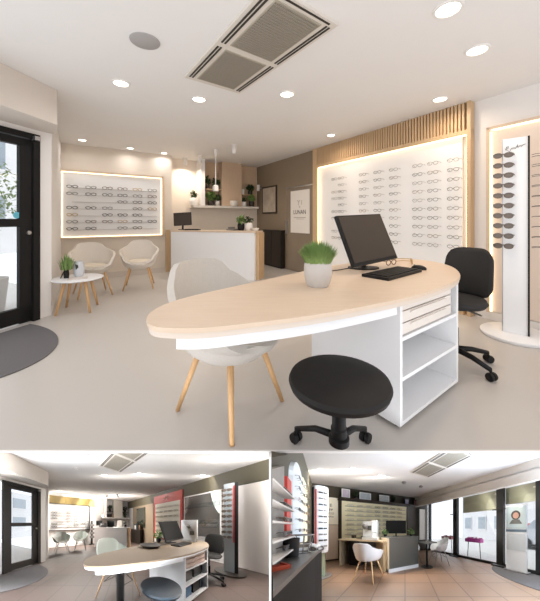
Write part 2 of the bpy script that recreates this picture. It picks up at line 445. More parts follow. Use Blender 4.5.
def desk(label, m_top, m_edge, m_body, m_drawer, pole=None):
    out = catmull(DESK)
    P = place(.3, 1.5); loc = [(x - .3, y - 1.5) for x, y in out]
    t = Thing('desk', label, 'desk', P)
    t.part('desk_top', MB().prism(loc, .722, .74), m_top, bevel=.003)
    t.part('top_edge', MB().prism(inset(loc, .006), .700, .7215), m_edge)
    ap = [p for p in inset(loc, .05)]
    lim = [p for p in ap if -.66 < p[0] < .37 and p[1] < 1.2]
    t.part('apron', MB().prism(lim, .642, .6995), m_body, bevel=.004)
    # pedestal: open shelves toward the front right, drawers above
    ox, oy = .69 - .3, 1.538 - 1.5
    M = Matrix.Translation((ox, oy, 0)) @ Matrix.Rotation(CAB_RZ, 4, 'Z')
    W, Dp, Ht = .735, .66, .6995
    t.part('side_panel', MB().box((.012, Dp / 2, Ht / 2 + .012), (.024, Dp, Ht - .024), M=M), m_body, bevel=.002)
    t.part('side_panel', MB().box((W - .012, Dp / 2, Ht / 2 + .012), (.024, Dp, Ht - .024), M=M), m_body, bevel=.002)
    t.part('back_panel', MB().box((W / 2, Dp - .012, Ht / 2 + .012), (W - .05, .02, Ht - .03), M=M), m_body)
    for z, nm in ((.035, 'bottom_panel'), (.27, 'shelf'), (.485, 'shelf')):
        t.part(nm, MB().box((W / 2, Dp / 2 - .015, z), (W - .05, Dp - .03, .02), M=M), m_body, bevel=.002)
    for z0, z1 in ((.5, .562), (.566, .628), (.632, .694)):
        d = t.part('drawer', MB().box((W / 2 - .03, .02, (z0 + z1) / 2), (W - .12, .02, z1 - z0 - .004), M=M), m_drawer, bevel=.003)
        t.part('drawer_handle', MB().box((W / 2 - .03, .006, z1 - .012), (W - .3, .012, .008), M=M), m_drawer, bevel=.002, parent=d)
    for x, y in ((.04, .04), (W - .04, .04), (W - .04, Dp - .05), (.04, Dp - .05)):
        t.part('foot', MB().lathe([(0, 0), (.014, 0), (.014, .03), (0, .03)], 12, (x, y, 0), M=M), black)
    if pole:
        t.part('pole_leg', MB().lathe([(0, 0), (.15, 0), (.15, .012), (.042, .02), (.042, .655), (0, .655)], 24, (pole[0] - .3, pole[1] - 1.5, 0)), black, smooth=True, label='round black metal pole leg')
    return t, M
def stool(label, T, m_seat, legs, fully=True):
    t = Thing('stool', label, 'stool', T)
    t.part('seat', MB().lathe([(0, .365), (.13, .365), (.19, .372), (.218, .39), (.225, .41), (.218, .426), (.195, .436), (.1, .441), (0, .442)], 48), m_seat, smooth=True)
    t.part('column', MB().lathe([(0, .14), (.036, .14), (.036, .2), (.031, .205), (.031, .36), (0, .36)], 20), black, smooth=True)
    t.part('hub', MB().lathe([(0, .136), (.046, .136), (.046, .16), (.036, .168), (0, .168)], 20), black, smooth=True)
    for a in legs:
        a = math.radians(a); c, s_ = math.cos(a), math.sin(a)
        l = t.part('leg', MB().tube([(c * .03, s_ * .03, .153), (c * .13, s_ * .13, .13), (c * .245, s_ * .245, .07)], .016, 8, .012), black, smooth=True)
        k = MB()
        for e in (-1, 1):
            k.lathe([(0, -.01), (.024, -.01), (.026, 0), (.024, .01), (0, .01)], 14, M=Matrix.Translation((c * .25 - s_ * e * .014, s_ * .25 + c * e * .014, .026)) @ Matrix.Rotation(a + PI / 2, 4, 'Z') @ Matrix.Rotation(PI / 2, 4, 'Y'))
        k.tube([(c * .25, s_ * .25, .03), (c * .25, s_ * .25, .075)], .008, 8)
        t.part('caster', k, black, smooth=True, parent=l)
    return t
def task_chair(label, T, face, m_fab, back=None, legs=(-70, 2, 74, 146, 218), arm=False):
    """face: direction (degrees) the sitter faces."""
    t = Thing('office_chair', label, 'chair', T)
    A = Matrix.Rotation(math.radians(face) + PI / 2, 4, 'Z')    # local front = -y
    t.part('seat', MB().lathe([(0, .455), (.14, .455), (.2, .465), (.218, .49), (.205, .515), (.1, .525), (0, .527)], 36), m_fab, smooth=True)
    b = MB()
    W, z0, z1 = .19, .50, .89
    nx, nz = 13, 12; vs, fs = [], []
    for f in (0, 1):
        for j in range(nz):
            for i in range(nx):
                u = -1 + 2 * i / (nx - 1); v = -1 + 2 * j / (nz - 1)
                k = (1 - max(0, abs(v) - .55) ** 2 * .9)
                x = W * u * k * (.96 - .06 * v)
                zz = (z0 + z1) / 2 + (z1 - z0) / 2 * v * (1 - max(0, abs(u) - .5) ** 2 * .5)
                y = .255 - .05 * u * u + .04 * v + (.022 if f else -.022) * (1 - .6 * max(abs(u), abs(v)) ** 6)
                vs.append((x, y, zz))
    n = nx * nz
    for j in range(nz - 1):
        for i in range(nx - 1):
            a = j * nx + i
            fs.append((a, a + 1, a + nx + 1, a + nx)); fs.append((n + a, n + a + nx, n + a + nx + 1, n + a + 1))
    ring = [i for i in range(nx)] + [j * nx + nx - 1 for j in range(1, nz)] + [(nz - 1) * nx + i for i in range(nx - 2, -1, -1)] + [j * nx for j in range(nz - 2, 0, -1)]
    for k in range(len(ring)):
        a, c = ring[k], ring[(k + 1) % len(ring)]
        fs.append((c, a, n + a, n + c))
    b._add(vs, fs, A)
    t.part('backrest', b, m_fab, smooth=True)
    t.part('back_bracket', MB().tube([(0, .05, .44), (0, .25, .43), (0, .3, .5), (0, .285, .7)], .016, 8, M=A), black, smooth=True)
    t.part('column', MB().lathe([(0, .1), (.03, .1), (.03, .28), (.018, .285), (.018, .455), (0, .455)], 16), black, smooth=True)
    t.part('lever', MB().tube([(.05, 0, .44), (.2, -.03, .43)], .006, 6, M=A), chrome)
    for a in legs:
        a = math.radians(a); c, s_ = math.cos(a), math.sin(a)
        l = t.part('leg', MB().tube([(0, 0, .115), (c * .14, s_ * .14, .105), (c * .27, s_ * .27, .075)], .024, 8, .016), black, smooth=True)
        k = MB()
        for e in (-1, 1):
            k.lathe([(0, -.012), (.027, -.012), (.03, 0), (.027, .012), (0, .012)], 14, M=Matrix.Translation((c * .275 - s_ * e * .016, s_ * .275 + c * e * .016, .03)) @ Matrix.Rotation(a + PI / 2, 4, 'Z') @ Matrix.Rotation(PI / 2, 4, 'Y'))
        k.tube([(c * .27, s_ * .27, .035), (c * .27, s_ * .27, .085)], .009, 8)
        t.part('caster', k, black, smooth=True, parent=l)
    return t
def desk_monitor(label, scr=None):
    """The leaning monitor on the oval desk."""
    c = Vector((.752, 2.215, .985)); X = Vector((.795, .605, .035)).normalized(); Z0 = Vector((-.075, .13, .357)).normalized()
    Y = Z0.cross(X).normalized(); Z = X.cross(Y).normalized()
    b = place(.74, 2.3, .741)
    M = b.inverted() @ Matrix(((X.x, Y.x, Z.x, c.x), (X.y, Y.y, Z.y, c.y), (X.z, Y.z, Z.z, c.z), (0, 0, 0, 1)))
    t = Thing('monitor', label, 'monitor', b)
    h = t.part('housing', MB().box((0, .012, 0), (.56, .026, .385), M=M), black, bevel=.006)
    t.part('screen', MB().box((0, -.0025, .008), (.535, .004, .35), M=M), scr or screen, parent=h)
    n = M @ Vector((0, .025, -.06))
    t.part('neck', MB().tube([tuple(n), (.0, .015, .06), (0, 0, .012)], .022, 10), black, smooth=True)
    t.part('base', MB().lathe([(0, 0), (.11, 0), (.11, .008), (.04, .016), (0, .018)], 28, sx=1.1, sy=.8), black, smooth=True)
    return t
def keyboard(label, T, w=.45, d=.16, name='keyboard'):
    t = Thing(name, label, 'keyboard', T)
    t.part('case', MB().prism([(-w / 2, -d / 2), (w / 2, -d / 2), (w / 2, d / 2), (-w / 2, d / 2)], 0, .018), black, bevel=.004)
    k = MB()
    for r in range(5):
        for i in range(15):
            k.box((-w / 2 + .02 + (i + .5) * (w - .04) / 15, -d / 2 + .018 + (r + .5) * (d - .036) / 5, .021), ((w - .04) / 15 - .004, (d - .036) / 5 - .004, .006))
    t.part('keys', k, leather)
    return t
def small_monitor(label, T, w=.36, h=.24, tilt=.2, z=.11, roll=.06):
    t = Thing('monitor', label, 'monitor', T)
    M = Matrix.Translation((0, 0, z + h / 2)) @ Matrix.Rotation(roll, 4, 'Y') @ Matrix.Rotation(-tilt, 4, 'X')
    o = t.part('housing', MB().box((0, .012, 0), (w, .026, h), M=M), black, bevel=.004)
    t.part('screen', MB().box((0, -.003, 0), (w - .02, .004, h - .02), M=M), blk_screen if ROOM is not UPPER else screen, parent=o)
    t.part('stand', MB().tube([(0, .03, z + .05), (0, .03, .01)], .02, 8).disc((0, .02, 0), .09, .012), black)
    return t
def pot_plant(label, T, r, h, m_pot, m_leaf, lh, lr, n=160, name='potted_plant', kind='blades', group=None, width=.006):
    t = Thing(name, label, 'plant', T, group)
    t.part('pot', MB().lathe([(0, 0), (r * .72, 0), (r * .86, h * .15), (r, h * .5), (r * .98, h * .8), (r * .86, h), (r * .76, h), (r * .78, h * .85), (0, h * .82)], 28), m_pot, smooth=True)
    f = MB()
    if kind == 'blades': f.blades(n, lr, lh, h * .8, width)
    else: f.leaves(n, (0, 0, h + lh * .5), (lr, lr, lh * .6), width)
    t.part('foliage', f, m_leaf)
    return t
def cassette(label, T, L, W, two=True):
    """Ceiling cassette; local x along its length, hanging down from z = 0."""
    t = Thing('air_conditioner', label, 'air conditioner', T)
    t.part('housing', MB().box((0, 0, -.012), (L, W, .024)), duct_m, bevel=.006)
    for (x0, x1) in ((-L / 2 + .06, -.035), (.035, L / 2 - .06)) if two else ((-L / 2 + .06, L / 2 - .06),):
        g = t.part('grille', MB().box(((x0 + x1) / 2, 0, -.026), (x1 - x0, W * .66, .006)), grille_m, bevel=.002)
        k = MB(); n = 26
        for i in range(n):
            k.box(((x0 + x1) / 2, -W * .32 + W * .64 * (i + .5) / n, -.0305), (x1 - x0 - .02, W * .64 / n * .42, .004))
        for i in range(22):
            k.box((x0 + .01 + (x1 - x0 - .02) * (i + .5) / 22, 0, -.031), ((x1 - x0) / 22 * .35, W * .63, .003))
        t.part('louvres', k, louvre_m, parent=g)
    for sy in (-1, 1):
        for (x0, x1) in ((-L / 2 + .05, -.03), (.03, L / 2 - .05)):
            t.part('air_slot', MB().box(((x0 + x1) / 2, sy * W * .40, -.0255), (x1 - x0, .014, .006)).box(((x0 + x1) / 2, sy * W * .445, -.0255), (x1 - x0, .014, .006)), shade_d)
    t.part('air_slot', MB().box((L / 2 - .025, 0, -.0255), (.014, W * .8, .006)), shade_d)
    return t
def downlight(label, x, y, r=.07, watts=None, group=None, zc=2.5):
    t = Thing('downlight', label, 'ceiling light', place(x, y, zc), group)
    t.part('trim_ring', MB().lathe([(r, -.0005), (r + .018, -.0005), (r + .016, -.008), (r, -.01), (r - .003, -.002)], 28), white, smooth=True)
    t.part('diffuser', MB().disc((0, 0, -.004), r - .002, .003), lamp_m)
    if watts: lamp(x, y, zc - .02, watts, r * 2)
    return t
def side_wall(name, p0, p1, z0, z1, th, m, uv=False):
    """Wall slab from p0 to p1; its thickness goes to the left of that direction."""
    a, b = Vector(p0), Vector(p1); d = (b - a).normalized(); n = Vector((-d.y, d.x)) * th
    return struct(name, MB().prism([tuple(a), tuple(b), tuple(b + n), tuple(a + n)], z0, z1), m)
def glazed_door(no, T, W=.765, Z=2.07):
    d = solo(f'door_{no}', MB().box((.035, 0, Z / 2), (.07, .07, Z)).box((W - .03, 0, Z / 2), (.06, .07, Z)).box((W / 2, 0, Z - .03), (W, .07, .06)), alu_black, None, None, T, kind='structure', bevel=.003)
    def sub(name, mb, m, par, bevel=0):
        me, o = mb.mesh(name, T, m, bevel); ob = bpy.data.objects.new(name, me); COL.objects.link(ob); ob.parent = par; return ob
    lf = sub('door_leaf', MB().box((.135, -.01, 1.0), (.115, .05, 1.98)).box((W - .1, -.01, 1.0), (.08, .05, 1.98)).box((W / 2, -.01, 1.96), (W - .14, .05, .08))
             .box((W / 2, -.01, .1), (W - .14, .05, .16)).box((W / 2, -.01, 1.09), (W - .14, .055, .085)), alu_black, d, .003)
    sub('glass_pane', MB().box((W / 2, -.01, 1.0), (W - .2, .008, 1.86)), glass, lf)
    sub('door_lock', MB().lathe([(0, 0), (.022, 0), (.02, .02), (0, .022)], 16, M=Matrix.Translation((.11, .016, .98)) @ Matrix.Rotation(-PI / 2, 4, 'X')), chrome, lf)
    sub('door_closer', MB().box((.05, .05, Z - .05), (.06, .05, .045)), chrome, d, .006)
    return d
def street_tree(label, T, h=1.5, m=leaf):
    t = Thing('potted_tree', label, 'plant', T)
    t.part('planter', MB().lathe([(0, 0), (.13, 0), (.17, .4), (.15, .4), (.14, .36), (0, .36)], 24), pot_grey, smooth=True)
    t.part('trunk', MB().tube([(0, 0, .36), (.02, .01, .8), (-.01, .02, h)], .018, 8, .008), brown_d)
    t.part('crown', MB().leaves(420, (0, 0, h * .95), (.3, .3, .5), .035), m)
    return t
def lounge_wall(T, board_m, label, frame_m, lit=True):
    """Spectacle board on the back wall; local x to the right, y into the wall."""
    t = Thing('display_board', label, 'display board', T)
    W, z0, z1 = 1.72, .79, 2.0
    t.part('back_panel', MB().box((W / 2, -.012, (z0 + z1) / 2), (W, .022, z1 - z0)), board_m)
    f = MB()
    f.box((W / 2, -.03, z1 + .012), (W + .1, .06, .035)).box((-.03, -.03, (z0 + z1) / 2), (.04, .06, z1 - z0 + .06)).box((W + .03, -.03, (z0 + z1) / 2), (.04, .06, z1 - z0 + .06)).box((W / 2, -.03, z0 - .012), (W + .1, .06, .03))
    t.part('frame', f, frame_m)
    if lit:
        for c, d in (((W / 2, -.03, z1 - .012), (W - .01, .012, .012)), ((.004, -.03, (z0 + z1) / 2), (.012, .012, z1 - z0 - .03)), ((W - .004, -.03, (z0 + z1) / 2), (.012, .012, z1 - z0 - .03)), ((W / 2, -.03, z0 + .01), (W - .01, .012, .01))):
            t.part('light_strip', MB().box(c, d), led)
    for i in range(7):
        z = 1.70 - i * .128
        t.part('shelf_rail', MB().box((W / 2 + .03, -.045, z), (W - .25, .045, .006)), acrylic)
    return t
def eyewear_tower(label, T, m_body, m_dark, base_m, h=1.9, stripe=None, edge=.014):
    """Square revolving tower on a round base; local -y faces the shop."""
    t = Thing('display_tower', label, 'display stand', T)
    t.part('base', MB().lathe([(0, 0), (.27, 0), (.28, .012), (.28, .03), (.265, .042), (0, .045)], 44), base_m, smooth=True)
    t.part('column', MB().box((0, 0, .045 + (h - .045) / 2), (.18, .14, h - .045)), m_body, bevel=.004)
    t.part('dark_edge', MB().box((.09 + edge / 2, -.035, .045 + (h - .045) / 2), (edge, .09, h - .045)), m_dark)
    t.part('edge_strip', MB().box((-.094, -.06, .045 + (h - .045) / 2), (.006, .02, h - .05)), chrome)
    if stripe: t.part('red_stripe', MB().box((.078, -.074, h * .66), (.02, .006, h * .62)), stripe, label='vertical red stripe')
    return t
def counter(label, T, W, m_body, m_top, m_end, h=.905, d=.6):
    t = Thing('reception_counter', label, 'counter', T)
    t.part('front_panel', MB().box((W / 2, d / 2, (h - .03) / 2), (W, d, h - .03)), m_body, bevel=.004)
    t.part('counter_top', MB().box((W / 2 + .01, d / 2, h - .0145), (W + .05, d + .03, .029)), m_top, bevel=.004)
    t.part('end_panel', MB().box((W + .03, d / 2 + .05, (h - .03) / 2), (.055, d - .06, h - .03)), m_end, bevel=.002)
    return t
def facade_block(label, T, W, H, nx, nz, group=None):
    t = Thing('street_building', label, 'building', T, group)
    t.part('wall', MB().box((W / 2, .5, H / 2), (W, 1, H)), facade)
    for i in range(nx):
        for j in range(nz):
            x = (i + .5) * W / nx; z = .5 + (j + .5) * (H - .6) / nz
            f = t.part('window', MB().box((x, -.02, z), (W / nx * .55, .06, (H - .6) / nz * .62)), lacquer)
            t.part('pane', MB().box((x, -.055, z), (W / nx * .47, .01, (H - .6) / nz * .52)), facade_w, parent=f)
    return t

#=====UPPER=====
# ------------------------------------------------------------------ UPPER ROOM: structure
ROOM = UPPER
struct('floor', MB().prism([(-3.23, 1.42), (4.9, 1.42), (4.9, 9), (-4.9, 9), (-4.2, 5), DOOR], -.01, 0), resin)
struct('pavement', MB().prism([(-12, 1.42), (-3.235, 1.42), (-2.625, 3.277), (-4.3, 5), (-12, 9)], -.01, -.002), street)
struct('ceiling', MB().prism([(-2.9, .0), (5.2, .0), (5.2, 9), (-4.9, 9), (-4.2, 5), (-2.62, 3.3)], 2.5, 2.56), ceil_w)
struct('wall_left', MB().prism([(-2.62, 3.277), (-2.57, 3.41), AB(-.43, 6.6), AB(-.65, 6.6), (-2.85, 3.4)], 0, 2.5), white)
struct('wall_left', MB().prism([(-2.62, 3.277), (-3.15, 1.66), (-3.35, 1.7), (-2.82, 3.35)], 2.07, 2.5), white)
struct('wall_back', MB().prism([AB(-.6, 6.44), AB(1.52, 6.44), AB(1.52, 6.72), AB(4.1, 6.72), AB(4.1, 6.95), AB(-.6, 6.95)], 0, 2.5), beige)
struct('wall_right', MB().prism([AB(3.84, -2.2), AB(3.84, 6.9), AB(4.0, 6.9), AB(4.0, -2.2)], 0, 2.5), white)
struct('wall_right', MB().prism([AB(3.79, 4.42), AB(3.79, 6.715), AB(3.838, 6.715), AB(3.838, 4.42)], 0, 2.5), dark_wall)
bulk = MB()
bulk.prism([(-2.262, 3.08), (-2.45, 1.98), (-2.9, 1.2), (-3.2, 1.6), (-2.63, 3.27), (-2.55, 3.42), (-2.42, 3.30)], 2.13, 2.498)
struct('trim_1', bulk, greige, bevel=.02)
struct('baseboard_back', MB().prism([AB(-.42, 6.425), AB(1.5, 6.425), AB(1.5, 6.439), AB(-.42, 6.439)], 0, .1), greige)
struct('baseboard_right', MB().prism([AB(3.822, -2), AB(3.822, 1.6), AB(3.839, 1.6), AB(3.839, -2)], 0, .09), white)
glazed_door(1, place(*DOOR, 0, DOOR_RZ))
MATPOLY = [(-2.775 + .31 * math.cos(t) * .66 + .95 * .97 * math.sin(t), 2.48 + .95 * math.cos(t) * .66 - .31 * .97 * math.sin(t)) for t in [PI * k / 40 for k in range(41)]]
solo('entrance_mat', MB().prism(MATPOLY, 0.0005, .008), mat_grey,
     'charcoal half-round entrance mat on the pale floor inside the black glass door', 'mat')
# street beyond the door
facade_block('pale apartment building across the street behind the black glass door', place(-10.5, 1.0, 0, 1.35), 9, 4.2, 6, 2)
street_tree('small tree in a grey pot on the pavement outside the black glass door', place(-3.42, 3.55, 0), 1.5)
solo('door_sticker', MB().disc((0, 0, 0), .035, .002), mat('cyan print', (96, 178, 196), .5), 'small round cyan sticker on the glass of the black door', 'sticker',
     place(*DOOR, 0, DOOR_RZ) @ Matrix.Translation((.215, .005, 1.17)) @ Matrix.Rotation(-PI / 2, 4, 'X'))
# ------------------------------------------------------------------ ceiling
AC = place(-.17, 2.39, 2.5, math.atan2(-1.093, .802))
cassette('large two-grille beige ceiling air conditioner in the upper room', AC, 1.36, .6)
solo('ceiling_speaker', MB().lathe([(0, -.012), (.095, -.012), (.108, -.006), (.11, 0), (0, 0)], 36), mat('grey speaker cloth', (172, 168, 166), .8, vary=.1, scale=160), 'round grey ceiling speaker left of the big air conditioner', 'speaker', place(-.962, 2.232, 2.4995), smooth=True)
for x, y, lb, r in [(1.161, 1.892, 'large recessed downlight nearest the viewer, right of the beige air conditioner, upper room', .072), (1.678, 2.351, 'large recessed downlight between the near end of the oak slats and the viewer, upper room', .072),
                    (.186, 3.178, 'round recessed downlight just beyond the end of the beige air conditioner', .07), (-.811, 3.311, 'round recessed downlight left of and beyond the beige air conditioner', .07),
                    (1.941, 3.311, 'round recessed downlight right above the near end of the oak slats', .07), (-1.501, 2.921, 'round recessed downlight between the grey speaker and the waiting chairs', .07),
                    (.995, 4.73, 'small far downlight above the far end of the oak slats', .06), (-3.25, 5.02, 'downlight above the left end of the lit back wall spectacle board', .06),
                    (-2.7, 5.6, 'downlight above the middle of the lit back wall spectacle board', .06), (-2.2, 6.02, 'downlight above the right end of the lit back wall spectacle board', .06),
                    (-.786, 7.2, 'far downlight above the right-hand plant niche over reception', .06)]:
    downlight(lb, x, y, r, LAMP_UP * (.4 if 'lit back' in lb else 1), 'recessed downlights of the upper room')
for x, y, lb in [(-1.895, 6.5, 'small white ceiling spot furthest left above the reception counter'), (-1.5, 6.2, 'small white ceiling spot second from left above the reception counter'), (-.666, 5.369, 'small white ceiling spot nearest the viewer above the reception counter')]:
    t = Thing('spotlight', lb, 'spotlight', place(x, y, 2.5), 'white spots above reception')
    lamp(x, y, 2.32, 8, .08, (1, .88, .74))
    t.part('ceiling_plate', MB().disc((0, 0, -.012), .05, .012), white)
    t.part('lamp_head', MB().tube([(0, 0, -.01), (0, 0, -.16)], .042, 16), white, smooth=True)
t = Thing('pendant_lamp', 'slim white pendant lamp hanging on a rod above the reception counter', 'lamp', place(-1.072, 5.72, 2.5))
t.part('ceiling_rose', MB().lathe([(0, -.12), (.03, -.12), (.04, 0), (0, 0)], 16), white, smooth=True)
t.part('rod', MB().tube([(0, 0, -.1), (0, 0, -.72)], .008, 8), white)
t.part('lamp_shade', MB().lathe([(.03, -.70), (.055, -.72), (.055, -.82), (.045, -.82), (.03, -.72)], 20), white, smooth=True)
# ------------------------------------------------------------------ slatted spectacle wall (right)
T = on_right(4.39, 3.80)
t = Thing('display_wall', 'large white spectacle wall in a light oak frame topped by vertical slats', 'display board', T)
L = 2.78
t.part('back_panel', MB().box((L / 2, .015, 1.1), (L - .24, .02, 2.05)), panel_w)
t.part('frame', MB().box((.06, -.02, 1.249), (.12, .095, 2.498)).box((L - .02, -.02, 1.249), (.04, .095, 2.498)).box((L / 2, -.02, 2.15), (L, .085, .05)).box((L / 2, -.02, .06), (L - .16, .085, .12)), oak_slat, bevel=.002)
k = MB().box((L / 2, .0, 2.335), (L - .16, .05, .325)); n = 62
for i in range(n):
    k.box((.13 + (L - .19) * (i + .5) / n, -.04, 2.335), ((L - .19) / n * .55, .04, .325))
t.part('slat_cladding', k, oak_slat)
for c, d in (((L / 2 + .04, -.03, 2.118), (L - .2, .03, .014)), ((.128, -.03, 1.1), (.014, .02, 2.02)), ((L - .048, -.03, 1.1), (.014, .02, 2.02)), ((L / 2 + .04, -.03, .13), (L - .2, .03, .014))):
    t.part('light_strip', MB().box(c, d), led)
rows = [1.845 - .1165 * i for i in range(10)]
cols = [4.39 - b for b in (3.80, 3.64, 3.17, 2.885, 2.61, 2.25, 2.045, 1.80)]
specs_grid(T @ Matrix.Translation((0, .004, 0)), cols, rows, 'oak slatted wall', 'spectacles on the oak slatted wall', .07, .0028, seq=[0, 2, 0, 1, 2, 0, 0, 2, 1, 0, 2],
           skip={(i, 0) for i in (1, 4, 7)})
# lit alcove with the tower
T = on_right(1.455, 3.83)
t = Thing('display_alcove', 'blush wall panel edged by a warm light line behind the sunglasses tower', 'display board', T)
t.part('back_panel', MB().box((.75, 0, 1.1), (1.46, .012, 2.0)), alcove_m)
t.part('frame', MB().box((.75, -.02, 2.14), (1.54, .05, .03)).box((-.005, -.02, 1.12), (.03, .05, 2.06)), oak)
t.part('light_strip', MB().box((.75, -.02, 2.118), (1.46, .02, .014)), led)
t.part('light_strip', MB().box((.018, -.02, 1.1), (.014, .02, 2.0)), led)
TW = place(2.37, 2.80, 0, RIGHT_RZ + .28)
t = eyewear_tower('tall white revolving sunglasses tower on a round white base beside the lit alcove', TW, lacquer, alu_black, lacquer, 1.9)
s = MB()
pts = [(-.07, 0), (-.062, .03), (-.05, .034), (-.052, .012), (-.07, .006), (-.04, -.022), (-.03, .0), (-.018, .012), (-.02, -.004), (-.008, .01), (0, -.005), (.012, .012), (.016, .03), (.02, .0), (.03, .012), (.042, .018), (.04, 0), (.056, .016), (.074, .02)]
s.tube([(x + .0, -.0735, 1.80 + z + x * .12) for x, z in pts], .0022, 5)
t.part('signature', s, ink, label='handwritten dark signature')
T0 = TW.to_3x3(); first = None
for i in range(10):
    z = 1.735 - i * .0955
    lb = f'dark sunglasses on the white tower front, {ORD[i]} of the column'
    if not first:
        first = solo('sunglasses', specs_mb(.07, .15, .005, True), lens_d, lb, 'sunglasses', TW @ Matrix.Translation((-.085, -.141, z)), 'sunglasses on the tower front')
    else: dup(first, (0, 0, -i * .0955), lb)
first = None
for i in range(10):
    z = 1.72 - i * .0955
    lb = f'dark sunglasses on the right-hand side of the white tower, {ORD[i]} one'
    if not first:
        first = solo('sunglasses', specs_mb(.07, .12, .004, True), lens_d, lb, 'sunglasses', TW @ Matrix.Translation((.186, .0, z)) @ Matrix.Rotation(PI / 2, 4, 'Z'), 'sunglasses on the tower side')
    else: dup(first, (0, 0, -i * .0955), lb)
# ------------------------------------------------------------------ dark wall with doorway and poster
T = on_right(6.21, 3.79)
t = Thing('low_cabinet', 'low black-brown cabinet against the taupe wall right of reception', 'cabinet', T)
t.part('body', MB().box((.4, -.06, .44), (.79, .11, .82)), ebony, bevel=.004)
t.part('cabinet_top', MB().box((.4, -.065, .86), (.81, .13, .02)), ebony)
t.part('door', MB().box((.2, -.12, .44), (.385, .012, .78)), ebony, bevel=.003); t.part('door', MB().box((.6, -.12, .44), (.385, .012, .78)), ebony, bevel=.003)
t.part('plinth', MB().box((.4, -.05, .015), (.76, .09, .03)), black)
T = on_right(6.40, 3.79)
t = Thing('picture', 'small framed picture in sepia tones on the taupe wall', 'picture', T)
t.part('frame', MB().box((.33, -.014, 1.60), (.66, .026, .68)), brown_d, bevel=.004)
q = t.part('print', MB().box((.33, -.0285, 1.60), (.58, .003, .60)), mat('sepia print', (232, 220, 202), .6, rgb2=(120, 100, 80), scale=3))
t = Thing('wall_lamp', 'pale little wall lamp at the upper left of the framed picture', 'lamp', on_right(6.52, 3.79))
t.part('arm', MB().box((.03, -.03, 1.93), (.03, .06, .03)), chrome)
t.part('lamp_shade', MB().lathe([(.045, -.075), (.05, .075), (.04, .075), (.035, -.075)], 16, (.03, -.09, 1.93)), fabric2, smooth=True)
T = on_right(5.34, 3.79)
t = Thing('smoked_panel', 'tall smoked grey door panel with a silver bar carrying the white poster', 'door', T)
t.part('leaf', MB().box((.46, -.012, .91), (.9, .022, 1.80)), dark_door, bevel=.003)
t.part('head_rail', MB().box((.46, -.018, 1.82), (.92, .034, .025)), chrome)
t.part('handle', MB().box((.03, -.04, .95), (.02, .03, .3)), chrome, bevel=.004)
T = on_right(5.155, 3.765)
t = Thing('poster', 'white poster with small dark lettering on the smoked grey door panel', 'poster', T)
t.part('sheet', MB().box((.32, -.006, 1.285), (.64, .008, .90)), paper)
R90 = Matrix.Rotation(PI / 2, 4, 'X')
t.part('lettering', MB().text('LUNAN', .125, Matrix.Translation((.32, -.0125, 1.235)) @ R90, .001), ink)
t.part('emblem', MB().text('Y', .16, Matrix.Translation((.29, -.0125, 1.42)) @ R90, .001).text('l', .14, Matrix.Translation((.39, -.0125, 1.43)) @ R90, .001).text('+', .11, Matrix.Translation((.32, -.0125, 1.345)) @ R90, .001), ink_l)
t.part('small_line', MB().box((.32, -.0115, 1.16), (.40, .002, .014)).box((.34, -.0115, 1.13), (.26, .002, .010)), ink_l)
# ------------------------------------------------------------------ lit spectacle board on the back wall
T = on_back(-.415, 6.435)
lounge_wall(T, panel_w, 'warmly edge-lit spectacle board above the two pale waiting chairs', oak)
specs_grid(T @ Matrix.Translation((0, -.022, 0)), [.16, .45, .72, .98, 1.25, 1.53], [1.722 - .128 * i for i in range(7)], 'lit back wall board', 'spectacles on the lit back wall board', .045, .005, seq=[0, 1, 0, 2, 3, 0, 1, 2],
           skip={(2, 0), (2, 1), (2, 2), (3, 3), (4, 5), (4, 1), (6, 2), (6, 5)}, wd=.165)
solo('wood_panel', MB().box((0, -.012, .45), (.10, .022, .9)), oak_slat, 'narrow light wood post on the wall between spectacle board and reception', 'panel', on_back(1.44, 6.439))
# ------------------------------------------------------------------ reception
CT = place(-1.998, 5.852, 0, math.atan2(-.567, 1.761))
counter('white reception counter with a beige top and wooden end', CT, 1.80, lacquer, oak, oak_slat, d=.36)
small_monitor('small black monitor on the left end of the white reception counter', CT @ place(.12, .22, .9055, .45), .36, .27, .12, .09, -.06)
keyboard('small black keyboard in front of the reception monitor', CT @ place(.40, .14, .9055, .1), .32, .12)
pot_plant('leafy plant in a small dark pot on the reception counter', CT @ place(1.42, .26, .9055), .07, .14, black, leaf, .16, .10, 60, kind='leaves', width=.05)
pot_plant('plant in a small white pot on the reception counter, right one', CT @ place(1.57, .30, .9055), .075, .15, pot_white, leaf_d, .11, .08, 40, kind='leaves', width=.045)
solo('phone', MB().prism([(-.08, -.09), (.08, -.09), (.08, .09), (-.08, .09)], 0, .03).box((-.03, 0, .05), (.04, .16, .035)), frame_gry, 'grey desk telephone left of the dark pot on reception', 'phone', CT @ place(1.24, .26, .9055, -.3), bevel=.004)
solo('bowl', MB().lathe([(0, 0), (.05, 0), (.075, .05), (.07, .05), (.045, .008), (0, .008)], 24), pot_white, 'little white bowl at the right end of the reception counter', 'bowl', CT @ place(1.72, .26, .9055), smooth=True)
